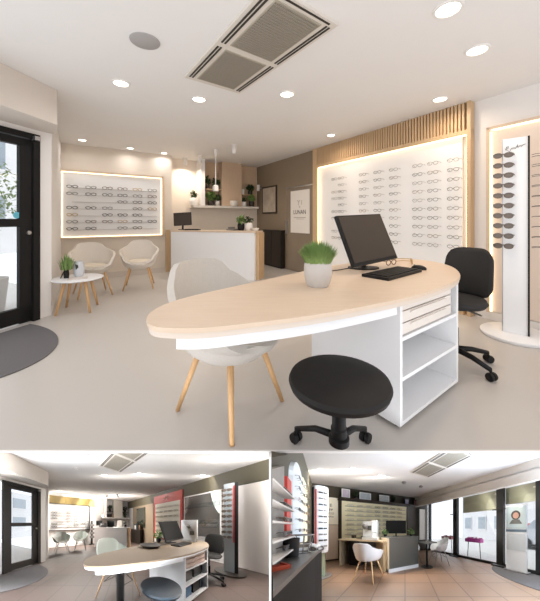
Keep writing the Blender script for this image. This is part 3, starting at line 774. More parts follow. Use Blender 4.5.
# shelf unit over reception
T = on_back(2.0, 6.715)
t = Thing('wall_shelf_unit', 'wall unit with two plant niches above the reception counter', 'shelf', T)
t.part('shelf', MB().box((.82, -.17, 1.415), (1.66, .34, .05)), duct_m, bevel=.003)
t.part('side_panel', MB().box((.20, -.16, 1.97), (.10, .32, 1.06)), white, bevel=.002, label='white upright panel')
t.part('closed_panel', MB().box((.95, -.13, 1.97), (.52, .26, 1.055)), mat('sand panel', (202, 176, 150), .55, rgb2=(192, 164, 138), stretch=(5, 5, .6)), bevel=.002)
t.part('shelf', MB().box((.50, -.11, 1.83), (.36, .2, .02)), oak_slat); t.part('shelf', MB().box((1.44, -.11, 1.74), (.42, .2, .02)), oak_slat)
t.part('back_panel', MB().box((.48, -.008, 1.97), (.44, .014, 1.05)), mat('tan panel', (206, 176, 146), .6, vary=.04)); t.part('back_panel', MB().box((1.5, -.008, 1.97), (.55, .014, 1.05)), MATS['tan panel'])
S = lambda x, y, z: T @ place(x, y, z)
pot_plant('bushy green plant at the bottom of the left niche above reception', S(.45, -.17, 1.4405), .08, .12, brown_d, leaf, .2, .12, 120, kind='leaves', width=.06)
pot_plant('trailing dark plant at the lower right of the left niche', S(.60, -.2, 1.4405), .06, .12, pot_grey, leaf_d, .14, .08, 60, kind='leaves', width=.045)
pot_plant('dark green plant on the little shelf of the left niche', S(.58, -.14, 1.8405), .06, .08, brown_d, leaf_d, .16, .10, 80, kind='leaves', width=.05)
pot_plant('tall slim plant on the small shelf at the white panel in the left niche', S(.37, -.14, 1.8405), .05, .08, brown_d, leaf_d, .2, .08, 70, kind='leaves', width=.05)
pot_plant('plant with white pot at the left edge of the shelf above the monitor', S(.02, -.2, 1.4405), .10, .17, pot_white, leaf_d, .16, .08, 50, kind='leaves', width=.05)
solo('bowl', MB().lathe([(0, 0), (.07, 0), (.1, .06), (.095, .13), (.085, .13), (.07, .02), (0, .02)], 24), fabric2, 'round cream bowl in front of the closed sand panel of the shelf', 'bowl', S(.98, -.30, 1.4405), smooth=True)
pot_plant('plant in a white pot at the left of the right niche', S(1.30, -.2, 1.4405), .06, .12, pot_white, leaf_d, .10, .07, 40, kind='leaves', width=.045)
pot_plant('leafy plant in a brown pot at the right of the right niche', S(1.52, -.2, 1.4405), .07, .14, brown_d, leaf, .16, .10, 80, kind='leaves', width=.05)
pot_plant('green plant on the little wooden shelf of the right niche', S(1.52, -.12, 1.7505), .06, .09, brown_d, leaf_d, .15, .10, 70, kind='leaves', width=.05)
solo('candle', MB().lathe([(0, 0), (.04, 0), (.04, .13), (0, .13)], 18), pot_white, 'white candle on the little wooden shelf of the right niche', 'candle', S(1.31, -.12, 1.7505), smooth=True)
# ------------------------------------------------------------------ waiting corner
armchair('cream upholstered armchair on beech legs, left one beside the round side table', place(-2.66, 4.35, 0, .72), fabric2, beech, 'cream waiting armchairs', cushion=cushion_m, hb=.36, z0=.40, thick=.03, spread=.22, w=.235, d=.22, base=True)
armchair('cream upholstered armchair on beech legs, right one nearest the reception counter', place(-2.17, 4.82, 0, .35), fabric2, beech, 'cream waiting armchairs', cushion=cushion_m, hb=.36, z0=.40, thick=.03, spread=.22, w=.235, d=.22, base=True)
T = place(-2.385, 3.60, 0, .4)
t = Thing('side_table', 'round white side table on four splayed beech legs', 'table', T)
t.part('table_top', MB().lathe([(0, .385), (.26, .385), (.28, .395), (.28, .402), (.27, .407), (0, .407)], 44), lacquer, smooth=True)
for a in (40, 130, 220, 310):
    c, s_ = math.cos(math.radians(a)), math.sin(math.radians(a))
    t.part('leg', MB().tube([(c * .15, s_ * .15, .385), (c * .25, s_ * .25, 0)], .02, 10, .013), beech, smooth=True)
t = Thing('vase_plant', 'grassy green plant in a dark crossed-stick vase on the side table', 'plant', place(-2.50, 3.56, .4075))
t.part('vase', MB().lathe([(0, 0), (.028, 0), (.03, .05), (.022, .12), (.018, .12), (.02, .02), (0, .02)], 16), black, smooth=True)
t.part('crossed_sticks', MB().tube([(-.05, -.03, 0), (.035, -.03, .17)], .006, 6).tube([(.055, -.035, 0), (-.03, -.035, .17)], .006, 6), black)
t.part('foliage', MB().blades(90, .11, .2, .1, .006), leaf)
t = Thing('vase', 'pale vase with a dark leaf motif on the round side table', 'vase', place(-2.41, 3.66, .4075))
t.part('body', MB().lathe([(0, 0), (.045, 0), (.06, .05), (.06, .13), (.04, .19), (.036, .19), (.05, .12), (0, .02)], 24), mat('pale blue grey glaze', (206, 208, 212), .4, vary=.05), smooth=True)
t.part('leaf_motif', MB()._add([(.0, -.0615, .09), (.03, -.056, .12), (.025, -.058, .15), (-.01, -.0625, .16)], [(0, 1, 2, 3)]), ink)
solo('magazine', MB().prism([(-.1, -.07), (.1, -.07), (.1, .07), (-.1, .07)], 0, .006), mat('magazine cover', (204, 188, 178), .4, rgb2=(236, 230, 226), scale=9), 'closed magazine lying on the round white side table', 'magazine', place(-2.33, 3.52, .4075, .5))
# ------------------------------------------------------------------ oval desk
t, CM = desk('oval light oak desk with white apron and white shelf pedestal', oak, mat('desk edge', (216, 202, 188), .5, vary=.02), lacquer, mat('pale drawer front', (228, 220, 212), .45, vary=.02))
armchair('oatmeal upholstered tub chair tucked behind the tip of the oval oak desk', place(-.235, 1.755, 0, .93), fabric, beech, hb=.43, z0=.425, thick=.04, spread=.222, leg_r=.02, w=.275, d=.265, out=.085, base=True, cushion=None)
stool('round black padded stool in front of the oval oak desk', place(.309, 1.30, -.005), leather, (45, 135))
task_chair('black swivel office chair behind the right end of the oval oak desk', place(1.45, 2.28, 0), 212, mesh_b)
desk_monitor('black monitor leaning back on the oval oak desk')
keyboard('black keyboard in front of the leaning monitor on the oak desk', place(.87, 2.05, .7405, .70), .49, .19)
t = Thing('mouse', 'black computer mouse at the right of the keyboard on the oak desk', 'mouse', place(1.15, 2.24, .7405, .9))
t.part('body', MB().ball((0, 0, .008), (.032, .055, .026)), black, smooth=True); t.part('wheel', MB().ball((0, .03, .028), (.004, .01, .008)), frame_gry)
random.seed(3)
pot_plant('grassy green plant in a round grey pot on the oval oak desk', place(.279, 1.69, .7405), .082, .15, pot_grey, leaf, .15, .125, 1500, width=.003)
solo('cable', MB().tube([(.62, 2.28, .7435), (.52, 2.20, .7435), (.42, 2.14, .7435), (.30, 2.05, .7435), (.28, 2.0, .7435)], .003, 6), black, 'thin black cable running from the monitor base toward the plant', 'cable')
solo('spectacles', specs_mb(.13, .14, .004), frame_brn, 'brown folded spectacles lying on the oak desk behind the keyboard', 'spectacles', place(1.02, 2.44, .767, .6))
solo('spectacles', specs_mb(.13, .14, .004), frame_gld, 'gold spectacles lying on the oak desk near its rear edge', 'spectacles', place(1.22, 2.50, .767, 1.2))
# ================================================================== LOWER LEFT ROOM (the shop in its older decor)
ROOM = SHEARED_LEFT
LL = 'in the lower left room'
struct('floor', MB().prism([(-3.6, .85), (2.6, .85), (4.2, 2.2), (4.2, 9), (-4.9, 9), (-4.2, 5), DOOR], -.02, 0), tile_l, uv=True)
struct('pavement', MB().prism([(-12, .85), (-3.61, .85), (-2.63, 3.277), (-4.3, 5), (-12, 9)], -.02, -.004), street)
struct('ceiling', MB().prism([(-3.4, 1.2), (5.2, 1.2), (5.2, 9), (-4.9, 9), (-4.2, 5), (-2.75, 3.4)], 2.5, 2.56), ceil_w)
struct('wall_left', MB().prism([(-2.62, 3.277), (-2.57, 3.41), AB(-.43, 6.6), AB(-.65, 6.6), (-2.85, 3.4)], 0, 2.5), white)
struct('wall_left', MB().prism([(-2.62, 3.277), (-3.15, 1.66), (-3.35, 1.7), (-2.82, 3.35)], 2.07, 2.5), white)
struct('wall_left', MB().prism([(-2.875, 2.50), (-3.20, 1.5), (-3.40, 1.5), (-3.05, 2.50)], 0, 2.07), alu_black)
struct('wall_back', MB().prism([AB(-.6, 6.44), AB(1.62, 6.44), AB(1.62, 6.72), AB(4.1, 6.72), AB(4.1, 6.95), AB(-.6, 6.95)], 0, 2.5), white)
struct('wall_right', MB().prism([AB(3.84, -.6), AB(3.84, 6.9), AB(4.0, 6.9), AB(4.0, -.6)], 0, 2.5), white)
struct('wall_right', MB().prism([AB(3.79, -.6), AB(3.79, 6.715), AB(3.838, 6.715), AB(3.838, -.6)], 2.07, 2.5), olive)
struct('wall_right', MB().prism([AB(3.79, 4.2), AB(3.79, 6.05), AB(3.838, 6.05), AB(3.838, 4.2)], 0, 2.07), dark_wall)
struct('wall_back', MB().prism([AB(-.45, 6.42), AB(1.6, 6.42), AB(1.6, 6.438), AB(-.45, 6.438)], 1.98, 2.38), gold_w)
bulk = MB()
bulk.prism([(-2.262, 3.08), (-2.45, 1.98), (-2.9, 1.2), (-3.4, 1.4), (-2.63, 3.27), (-2.55, 3.42), (-2.40, 3.30)], 2.13, 2.498)
struct('trim_1', bulk, greige, bevel=.02)
struct('baseboard_right', MB().prism([AB(3.822, -.5), AB(3.822, 1.0), AB(3.839, 1.0), AB(3.839, -.5)], 0, .1), greige)
glazed_door(1, place(*DOOR, 0, DOOR_RZ))
solo('entrance_mat', MB().prism(MATPOLY, 0.0005, .008), mat_grey, 'dark half-round mat on the pink tiles inside the glass door, lower left room', 'mat')
facade_block('pale street building outside the glass door ' + LL, place(-10.5, 1.0, 0, 1.35), 9, 3.4, 5, 2)
T = place(.06 - .23, 2.39, 2.5, math.atan2(-1.093, .802))
cassette('beige ceiling air conditioner of the lower left room', T, 1.36, .6)
for x, y, lb, r in [(-.80, 3.339, 'left round downlight beyond the air conditioner ' + LL, .075), (.173, 3.237, 'middle round downlight right of the air conditioner ' + LL, .075), (2.005, 3.35, 'round downlight above the red stand ' + LL, .075),
                    (1.735, 2.39, 'large near downlight above the desk end ' + LL, .075), (2.40, 2.22, 'downlight at the right edge by the dark band ' + LL, .075),
                    (-3.25, 5.02, 'left downlight above the gold band ' + LL, .06), (-2.75, 5.5, 'middle downlight above the gold band ' + LL, .06), (-2.3, 5.9, 'right downlight above the gold band ' + LL, .06), (-1.7, 6.2, 'far downlight over the white reception ' + LL, .07)]:
    downlight(lb, x, y, r, LAMP_LEFT * (1 if y < 4.5 else 5 if y > 6 else 1.5), 'downlights of the lower left room')
solo('smoke_detector', MB().lathe([(0, -.04), (.04, -.04), (.055, -.02), (.06, 0), (0, 0)], 20), white, 'white smoke detector on the ceiling left of the air conditioner, lower left room', 'detector', place(-1.43, 2.912, 2.4995), smooth=True)
solo('ceiling_speaker', MB().lathe([(0, -.012), (.095, -.012), (.11, 0), (0, 0)], 30), mat('grey speaker cloth', (172, 168, 166), .8), 'round grey ceiling speaker at the upper edge of the lower left room', 'speaker', place(-.95, 2.26, 2.4995))
for x, y, lb in [(-1.3, 5.7, 'small white ceiling spot left over reception ' + LL), (-.759, 5.6, 'small white ceiling spot right over reception ' + LL)]:
    t = Thing('spotlight', lb, 'spotlight', place(x, y, 2.5), 'white spots of the lower left room')
    lamp(x, y, 2.3, LAMP_LEFT * 3); t.part('ceiling_plate', MB().disc((0, 0, -.012), .06, .012), white); t.part('lamp_head', MB().tube([(0, 0, -.01), (.05, -.05, -.14)], .06, 14), white, smooth=True)
# back wall board, waiting chairs
T = on_back(-.43, 6.435)
lounge_wall(T, panel_w, 'white spectacle board under the olive gold band ' + LL, brown_d, lit=False)
specs_grid(T @ Matrix.Translation((0, -.022, 0)), [.2, .5, .8, 1.1, 1.4, 1.65], [1.722 - .128 * i for i in range(7)], 'board below the gold band', 'spectacles on the board below the gold band', .045, .008, seq=[0, 2, 0, 4, 2, 0, 1], wd=.2,
           skip={(0, 0), (1, 3), (2, 4), (3, 1), (4, 0), (4, 4), (5, 2), (6, 1), (6, 4)})
for p, rz, lb in (((-2.66, 4.35), .72, 'left'), ((-2.17, 4.82), .35, 'right')):
    armchair(f'white plastic shell chair with thin dark legs, {lb} one under the gold band', place(*p, 0, rz), sage, frame_gry, 'waiting chairs of the lower left room', name='shell_chair', hb=.36, z0=.42, spread=.22, leg_r=.012, w=.23, d=.22, wires=True)
t = Thing('brochure_rack', 'narrow dark brochure rack left of the white reception, lower left room', 'rack', on_back(1.40, 6.30))
t.part('post', MB().box((0, 0, .62), (.1, .05, 1.24)), black); t.part('foot', MB().disc((0, 0, 0), .15, .02), black)
for i in range(4): t.part('tray', MB().box((0, -.06, .4 + i * .2), (.22, .08, .12)), frame_gry)
CT = place(-1.80, 5.45, 0, math.atan2(-.567, 1.761))
counter('plain white reception counter of the lower left room', CT, 1.62, lacquer, lacquer, sand, h=.93, d=.35)
small_monitor('small black monitor on the left of the white reception, lower left room', CT @ place(.14, .18, .9305, .2), .30, .22, .1, .08, 0)
solo('monitor', MB().box((0, 0, .16), (.34, .05, .28)).box((0, 0, .01), (.2, .16, .02)), black, 'black screen turned away in the middle of the white reception, lower left room', 'monitor', CT @ place(.75, .2, .9305, .3), bevel=.004)
solo('printer', MB().box((0, 0, .08), (.34, .26, .16)).box((0, -.1, .17), (.26, .04, .02)), ebony, 'dark printer on the reception between both screens, lower left room', 'printer', CT @ place(.45, .17, .9305), bevel=.01)
solo('paper_stand', MB().box((0, 0, .15), (.24, .01, .30), M=Matrix.Rotation(-.2, 4, 'X')).box((0, .05, .006), (.2, .12, .012)), paper, 'white paper stand on the right of the white reception, lower left room', 'stand', CT @ place(1.22, .12, .942))
pot_plant('small plant in a dark pot at the right end of the reception, lower left room', CT @ place(1.48, .2, .9305), .06, .12, black, leaf_d, .12, .08, 40, kind='leaves', width=.05)
T = on_back(2.0, 6.715)
t = Thing('wall_shelf_unit', 'white wall shelf with brown niches over the reception, lower left room', 'shelf', T)
t.part('shelf', MB().box((.9, -.17, 1.415), (1.82, .34, .05)), white); t.part('side_panel', MB().box((.20, -.16, 1.97), (.10, .32, 1.06)), white)
t.part('closed_panel', MB().box((.99, -.13, 1.97), (.58, .26, 1.055)), duct_m)
t.part('shelf', MB().box((.50, -.11, 1.80), (.40, .2, .02)), brown_d); t.part('shelf', MB().box((1.52, -.11, 1.80), (.44, .2, .02)), brown_d)
S = lambda x, y, z: T @ place(x, y, z)
for x, z, lb in ((.5, 1.811, 'upper left niche'), (1.52, 1.811, 'upper right niche'), (1.52, 1.4405, 'lower right niche')):
    pot_plant(f'dark plant in the {lb} over reception, lower left room', S(x, -.15, z), .08, .14, brown_d, leaf_d, .2, .14, 60, kind='leaves', width=.07)
for x, w_, h_, m_, lb in ((.43, .22, .2, ebony, 'black box at the left'), (.66, .16, .24, frame_brn, 'brown box at the right'), (.02, .2, .17, pot_white, 'white box at the outer end')):
    solo('box', MB().box((0, 0, h_ / 2), (w_, .16, h_)), m_, f'{lb} of the left niche over reception, lower left room', 'box', S(x, -.18, 1.4405), bevel=.004)
# right wall
T = on_right(5.97, 3.788)
t = Thing('doorway_cabinet', 'low black cabinet in the dark recess right of reception, lower left room', 'cabinet', T)
t.part('body', MB().box((.5, -.12, .38), (1.0, .22, .72)), ebony, bevel=.004); t.part('cabinet_top', MB().box((.5, -.12, .75), (1.04, .25, .02)), ebony); t.part('plinth', MB().box((.5, -.11, .01), (.96, .18, .02)), black)
solo('mirror', MB().box((.48, -.012, 1.4), (.8, .024, 1.1)), mat('dark green glass', (70, 74, 62), .12, vary=.1), 'dark green glass panel above the low black cabinet, lower left room', 'mirror', on_right(5.7, 3.788))
for i, (x, h_, m_, lb) in enumerate(((.25, .3, frame_gry, 'grey binder'), (.45, .22, paper, 'white box'), (.62, .34, navy, 'dark bag'), (.85, .26, frame_brn, 'brown box'))):
    solo(['binder', 'box', 'bag', 'box'][i], MB().box((0, 0, h_ / 2), (.14, .12, h_)), m_, f'{lb} on the low black cabinet beside reception, lower left room', ['binder', 'box', 'bag', 'box'][i], T @ place(x, -.12, .7605), bevel=.006)
T = on_right(4.12, 3.79)
t = Thing('poster_board', 'tall red and cream spectacle board with a white emblem on its red header', 'display board', T)
t.part('board', MB().box((.755, -.02, 1.38), (1.51, .036, 1.93)), red, bevel=.002)
t.part('cream_field', MB().box((.755, -.04, 1.22), (1.32, .006, 1.52)), mat('ivory field', (250, 246, 232), .5, vary=.01), label='cream field with spectacle rows')
for i in range(6): t.part('shelf_rail', MB().box((.755, -.06, 1.78 - i * .2), (1.28, .04, .012)), sand)
t.part('emblem', MB().tube([(.62, -.042, 2.12), (.70, -.042, 2.19), (.76, -.042, 2.12), (.80, -.042, 2.22), (.90, -.042, 2.16)], .016, 6), paper)
specs_grid(T @ Matrix.Translation((0, -.043, 0)), [.25, .5, .75, 1.0, 1.25], [1.81 - .2 * i for i in range(6)], 'red headed board', 'spectacles on the red headed board', .04, .006, seq=[4, 2, 1, 4, 0, 2], wd=.17)
T = on_right(2.55, 3.80)
t = Thing('wall_mirror', 'wide mirror with a pale frame between the red board and the black tower', 'mirror', T)
mirror_m = mat('mirror silver', (214, 220, 220), .06, metal=1., vary=.0)
t.part('frame', MB().box((.56, -.012, 1.36), (1.14, .02, 1.40)), white, bevel=.003); t.part('glass_pane', MB().box((.56, -.026, 1.36), (1.06, .006, 1.32)), mirror_m)
for z in (1.0, 1.62): t.part('shelf', MB().box((.56, -.09, z), (1.06, .14, .012)), clear)
for i, (x, m_, lb) in enumerate(((.2, frame_gry, 'grey'), (.45, frame_blk, 'black'), (.7, frame_brn, 'brown'), (.9, frame_gry, 'pale grey'))):
    solo('spectacles', specs_mb(.1, .2, .008), m_, f'{lb} spectacles on the lower glass shelf of the wide mirror', 'spectacles', T @ Matrix.Translation((x, -.14, 1.06)))
TW = place(2.18, 2.62, 0, RIGHT_RZ + .28)
t = eyewear_tower('tall black revolving tower with a red stripe on a round base, lower left room', TW, mat('pale grey tower panel', (182, 190, 194), .3, vary=.03), alu_black, brown_d, 2.0, stripe=red, edge=.06)
first = None
for i in range(10):
    lb = f'dark sunglasses on the red-striped tower, {ORD[i]} of the column'
    if not first: first = solo('sunglasses', specs_mb(.06, .17, .008, True), lens_d, lb, 'sunglasses', TW @ Matrix.Translation((-.04, -.132, 1.85)), 'sunglasses on the red-striped tower')
    else: dup(first, (0, 0, -i * .115), lb)
solo('wall_cover', MB().box((.5, -.012, 1.03), (1.25, .02, 2.04)), mat('warm white panel', (236, 228, 222), .5, vary=.01), 'large plain white panel right of the black tower', 'panel', on_right(1.27, 3.825))
# desk group
desk('oval taupe topped desk with black pole and stuffed open shelves, lower left room', taupe_top, lacquer, lacquer, mat('rosy drawer front', (196, 172, 160), .45, vary=.05), pole=(-.13, 1.22))
CB = place(.69, 1.538, 0, CAB_RZ)
for i, (x, z, d_, h_, m_, nm, lb) in enumerate(((.18, .0455, .22, .13, blue, 'folder', 'blue folder stack in the lowest compartment'), (.45, .0455, .2, .16, black, 'bag', 'black bag in the lowest compartment'), (.62, .0455, .1, .2, navy, 'box', 'dark blue box in the lowest compartment'),
        (.2, .2805, .24, .12, ebony, 'box', 'dark box in the middle compartment'), (.5, .2805, .26, .17, black, 'bag', 'black bag in the middle compartment'))):
    solo(nm, MB().prism([(-d_ / 2, -.12), (d_ / 2, -.12), (d_ / 2 * .9, .12), (-d_ / 2 * .95, .1)], 0, h_).box((0, 0, h_ + .004), (d_ * .6, .1, .008)), m_, lb + ' of the desk, lower left room', nm, CB @ place(x, .18, z), bevel=.01)
armchair('pale sage shell chair with wooden dowel legs behind the taupe desk', place(-.22, 1.78, 0, .87), sage, beech, name='shell_chair', hb=.42, z0=.45, thick=.015, spread=.24, leg_r=.014, w=.25, d=.24, out=.07, wires=True)
stool('round slate blue stool in front of the taupe desk, lower left room', place(.309, 1.30, .0), navy, (-90, -18, 54, 126, 198))
task_chair('black office chair behind the taupe desk end, lower left room', place(1.52, 2.32, 0), 212, mesh_b)
desk_monitor('black monitor leaning on the taupe desk, lower left room', blk_screen)
keyboard('black keyboard before the monitor on the taupe desk, lower left room', place(.87, 2.06, .7405, .72))
solo('tray', MB().lathe([(0, 0), (.13, 0), (.17, .04), (.16, .045), (.12, .012), (0, .012)], 28), brown_d, 'round brown tray on the taupe desk left of the monitor', 'tray', place(.28, 1.86, .7405), smooth=True)
t = Thing('lens_meter', 'white optical instrument on the taupe desk right of the monitor', 'instrument', place(1.22, 2.50, .7405, -.6))
t.part('base', MB().prism([(-.13, -.1), (.13, -.1), (.13, .12), (-.13, .12)], 0, .05), gloss_w, bevel=.01); t.part('body', MB().box((0, .02, .25), (.30, .22, .40)), gloss_w, bevel=.07, smooth=True)
t.part('eyepiece', MB().tube([(0, -.08, .30), (0, -.15, .32)], .035, 14), frame_gry, smooth=True); t.part('screen', MB().box((.06, -.1, .18), (.08, .02, .08)), grey_f)
pot_plant('small yellow green plant behind the tray on the taupe desk', place(.52, 2.34, .7405), .05, .08, black, leaf, .12, .09, 40, kind='leaves', width=.045)

# ================================================================== LOWER RIGHT ROOM (the shop seen the other way)
ROOM = SHEARED_RIGHT
RR = 'in the lower right room'
E1, E2, P1, PR = Vector((-.524, .852)), Vector((.852, .524)), Vector((-2.9, 4.05)), Vector((.466, 6.12))
R_BACK = math.atan2(.524, .852); R_WIN = math.atan2(-.852, .524); R_LEFT = math.atan2(.852, -.524)
PW = PR + E2 * .72
def rb(t, off=0): return place(*(P1 + E2 * t - E1 * off), 0, R_BACK)           # on the back wall, local y into the wall
def rl(t, off=0): return place(*(P1 - E1 * t + E2 * off), 0, R_LEFT)           # on the left wall; local x runs to the back
def rw(t, off=0): return place(*(PW - E1 * t - E2 * off), 0, R_WIN)            # on the window line; local x runs toward the viewer
pt = lambda base, t, n=(0, 0): tuple(base + t + Vector(n))
W0, W1 = PW + E1 * .1, PW - E1 * 5.2
L1 = P1 - E1 * 4.6
struct('floor', MB().prism([tuple(L1 - E2 * .1), tuple(W1), tuple(W0), tuple(P1 + E1 * .1 - E2 * .1)], -.02, 0), tile_r, uv=True, T=None)
struct('pavement', MB().prism([tuple(W1 + E2 * .01), tuple(W1 + E2 * 9), tuple(W0 + E1 * 4 + E2 * 9), tuple(W0 + E1 * 4 + E2 * .01)], -.03, -.006), street)
struct('ceiling', MB().prism([tuple(L1 - E2 * .1), tuple(W1), tuple(W0), tuple(P1 + E1 * .1 - E2 * .1)], 2.5, 2.56), ceil_w)
struct('wall_back', MB().prism([tuple(P1), tuple(P1 + E2 * 4.75), tuple(P1 + E2 * 4.75 + E1 * .15), tuple(P1 + E1 * .15)], 0, 2.5), mat('dark olive wall', (66, 58, 46), .6, vary=.06))
struct('wall_left', MB().prism([tuple(P1), tuple(P1 - E1 * 3.09), tuple(P1 - E1 * 3.09 - E2 * .15), tuple(P1 - E2 * .15)], 0, 2.5), olive)
ROOM.front_of_slab = True
struct('wall_left', MB().prism([(0, 0), (1.0, 0), (1.0, 1.92), (0, 1.40)], -.15, 0, M=Matrix.Rotation(PI / 2, 4, 'X')), olive, T=rl(4.09) @ Matrix.Translation((0, .0, 0)))
ROOM.front_of_slab = False
b0, b1 = PR - E2 * .0, PR - E1 * 4.9
struct('trim_1', MB().prism([tuple(b0), tuple(b1), tuple(b1 + E2 * .12), tuple(b0 + E2 * .12)], 2.08, 2.5), greige)
struct('trim_2', MB().prism([tuple(b0), tuple(b1), tuple(b1 + E2 * .74), tuple(b0 + E2 * .74)], 2.30, 2.34), white)
no = 1
for t0, t1 in ((.0, .24), (.24, 1.711), (1.711, 3.22), (3.22, 4.05)):
    d = solo(f'window_{no}', MB().box(((t0 + t1) / 2, 0, 2.27), (t1 - t0, .07, .06)).box(((t0 + t1) / 2, 0, .04), (t1 - t0, .07, .08)).box((t1, 0, 1.15), (.17 if t1 > 1 else .08, .14, 2.3)), alu_black, None, None, rw(0), kind='structure'); no += 1
    me, o = MB().box(((t0 + t1) / 2, 0, 1.17), (t1 - t0 - .08, .012, 2.14)).mesh('glass_pane', rw(0), glass)
    g = bpy.data.objects.new('glass_pane', me); COL.objects.link(g); g.parent = d
T = rw(0)
for t_, lb in ((1.711, 'middle'), (3.22, 'right-hand')):
    q = Thing('door_handle_bar', f'black bracket bar on the {lb} black window post, lower right room', 'handle', rw(t_, .09) @ place(0, 0, .0105 if t_ > 3 else 0))
    q.part('bar', MB().box((0, -.03, 1.62), (.34, .03, .03)), black); q.part('foot_plate', MB().box((0, -.03, .02), (.34, .14, .04)), black)
# street
facade_block('pale shop building across the street beyond the lower right windows', rw(-3.2, -7.5), 6.5, 4.6, 5, 2)
facade_block('second white building with a red awning across the street, lower right windows', rw(3.6, -8.0), 7.5, 4.6, 5, 2)
solo('red_awning', MB().prism([(-1.3, -.3), (1.3, -.3), (1.3, .3), (-1.3, .3)], .85, 1.35), mat('red awning', (222, 96, 92), .7), 'red shop awning across the street beyond the lower right windows', 'awning', rw(3.3, -6.4))
t = Thing('parked_car', 'pale grey car parked outside the lower right windows', 'car', rw(3.5, -4.5))
t.part('body', MB().prism([(-1.7, -.35), (1.7, -.35), (1.75, .1), (1.65, .42), (-1.6, .42), (-1.75, .1)], -.8, .8, M=Matrix.Translation((0, .8, .62)) @ Matrix.Rotation(PI / 2, 4, 'X')), mat('pale car paint', (196, 200, 208), .2, vary=.02), bevel=.06)
t.part('cabin', MB().prism([(-1.05, 0), (.9, 0), (.5, .45), (-.7, .45)], -.7, .7, M=Matrix.Translation((0, .8, 1.03)) @ Matrix.Rotation(PI / 2, 4, 'X')), facade_w, bevel=.05)
for x in (-1.05, 1.05):
    for y in (.05, 1.5):
        t.part('wheel', MB().tube([(x, y - .1, .3), (x, y + .1, .3)], .3, 18), black, smooth=True)
for t0, t1, lb in ((1.95, 3.18, 'middle'), (3.3, 4.1, 'right-hand')):
    solo('awning', MB().prism([(t0, -.10), (t1, -.10), (t1, -.03), (t0, -.03)], 1.66 if lb == 'middle' else 1.78, 2.24), awn, f'khaki roller awning hanging over the {lb} window, lower right room', 'awning', rw(0, -.2))
# pink flower tables and advertising board
for t_, off, m_, lb in ((2.34, -.14, pink, 'bright pink flower trough on thin legs at the lower right window'), (1.05, -.30, mat('faded red flowers', (214, 130, 140), .7, vary=.2, scale=30), 'faded red flower trough on thin legs outside the far window')):
    q = Thing('flower_trough', lb, 'planter', rw(t_, off))
    q.part('trough', MB().prism([(-.28, -.09), (.28, -.09), (.28, .09), (-.28, .09)], .60, .72), m_, bevel=.01)
    q.part('blossoms', MB().leaves(70, (0, 0, .73), (.28, .1, .04), .05), m_)
    for x in (-.2, .2): q.part('leg', MB().tube([(x, 0, .60), (x * 1.2, 0, 0)], .014, 8), frame_gry)
q = Thing('advertising_board', 'tall white advertising board with a portrait poster at the right window', 'sign', rw(3.64, .20) @ place(0, 0, .0105))
q.part('board', MB().box((0, 0, .84), (.42, .05, 1.66)), lacquer, bevel=.004)
q.part('poster_sheet', MB().box((0, -.03, 1.36), (.40, .008, .56)), mat('blue grey poster', (168, 190, 200), .5, rgb2=(206, 214, 206), scale=3))
q.part('portrait_hair', MB().lathe([(0, 0), (.095, 0), (.095, .003), (0, .003)], 20, sx=1, sy=1.25, M=Matrix.Translation((.0, -.034, 1.42)) @ Matrix.Rotation(PI / 2, 4, 'X')), brown_d)
q.part('portrait_face', MB().lathe([(0, 0), (.06, 0), (.06, .003), (0, .003)], 20, sx=1, sy=1.3, M=Matrix.Translation((.005, -.038, 1.41)) @ Matrix.Rotation(PI / 2, 4, 'X')), skin)
q.part('shoulders', MB().prism([(-.13, 0), (.13, 0), (.07, .11), (-.07, .11)], 0, .004, M=Matrix.Translation((0, -.034, 1.2)) @ Matrix.Rotation(PI / 2, 4, 'X')), grey_f)
q.part('band', MB().box((0, -.03, 1.03), (.41, .01, .06)), mat('slate band', (92, 112, 128), .5)); q.part('lower_sheet', MB().box((0, -.03, .74), (.38, .006, .42)), mat('pale print sheet', (214, 218, 220), .5, vary=.08))
q.part('foot', MB().box((0, 0, .012), (.5, .2, .024)), frame_gry)
mp = [(1.35 * math.cos(a), -1.0 * math.sin(a)) for a in [PI * k / 30 for k in range(31)]]
solo('entrance_mat', MB().prism(mp, .0005, .010), mat_grey, 'dark grey half-round mat on the tiles at the right-hand glass door', 'mat', rw(4.45, .1))
solo('glass_poster', MB().box((.0, 0, 1.25), (.34, .02, 1.45)).box((0, -.012, 1.85), (.2, .008, .12)).box((0, -.012, 1.3), (.05, .008, 1.0)), paper, 'narrow white poster standing at the far corner of the window front', 'poster', place(*(P1 + E2 * 4.30 - E1 * .12), 0, R_BACK))
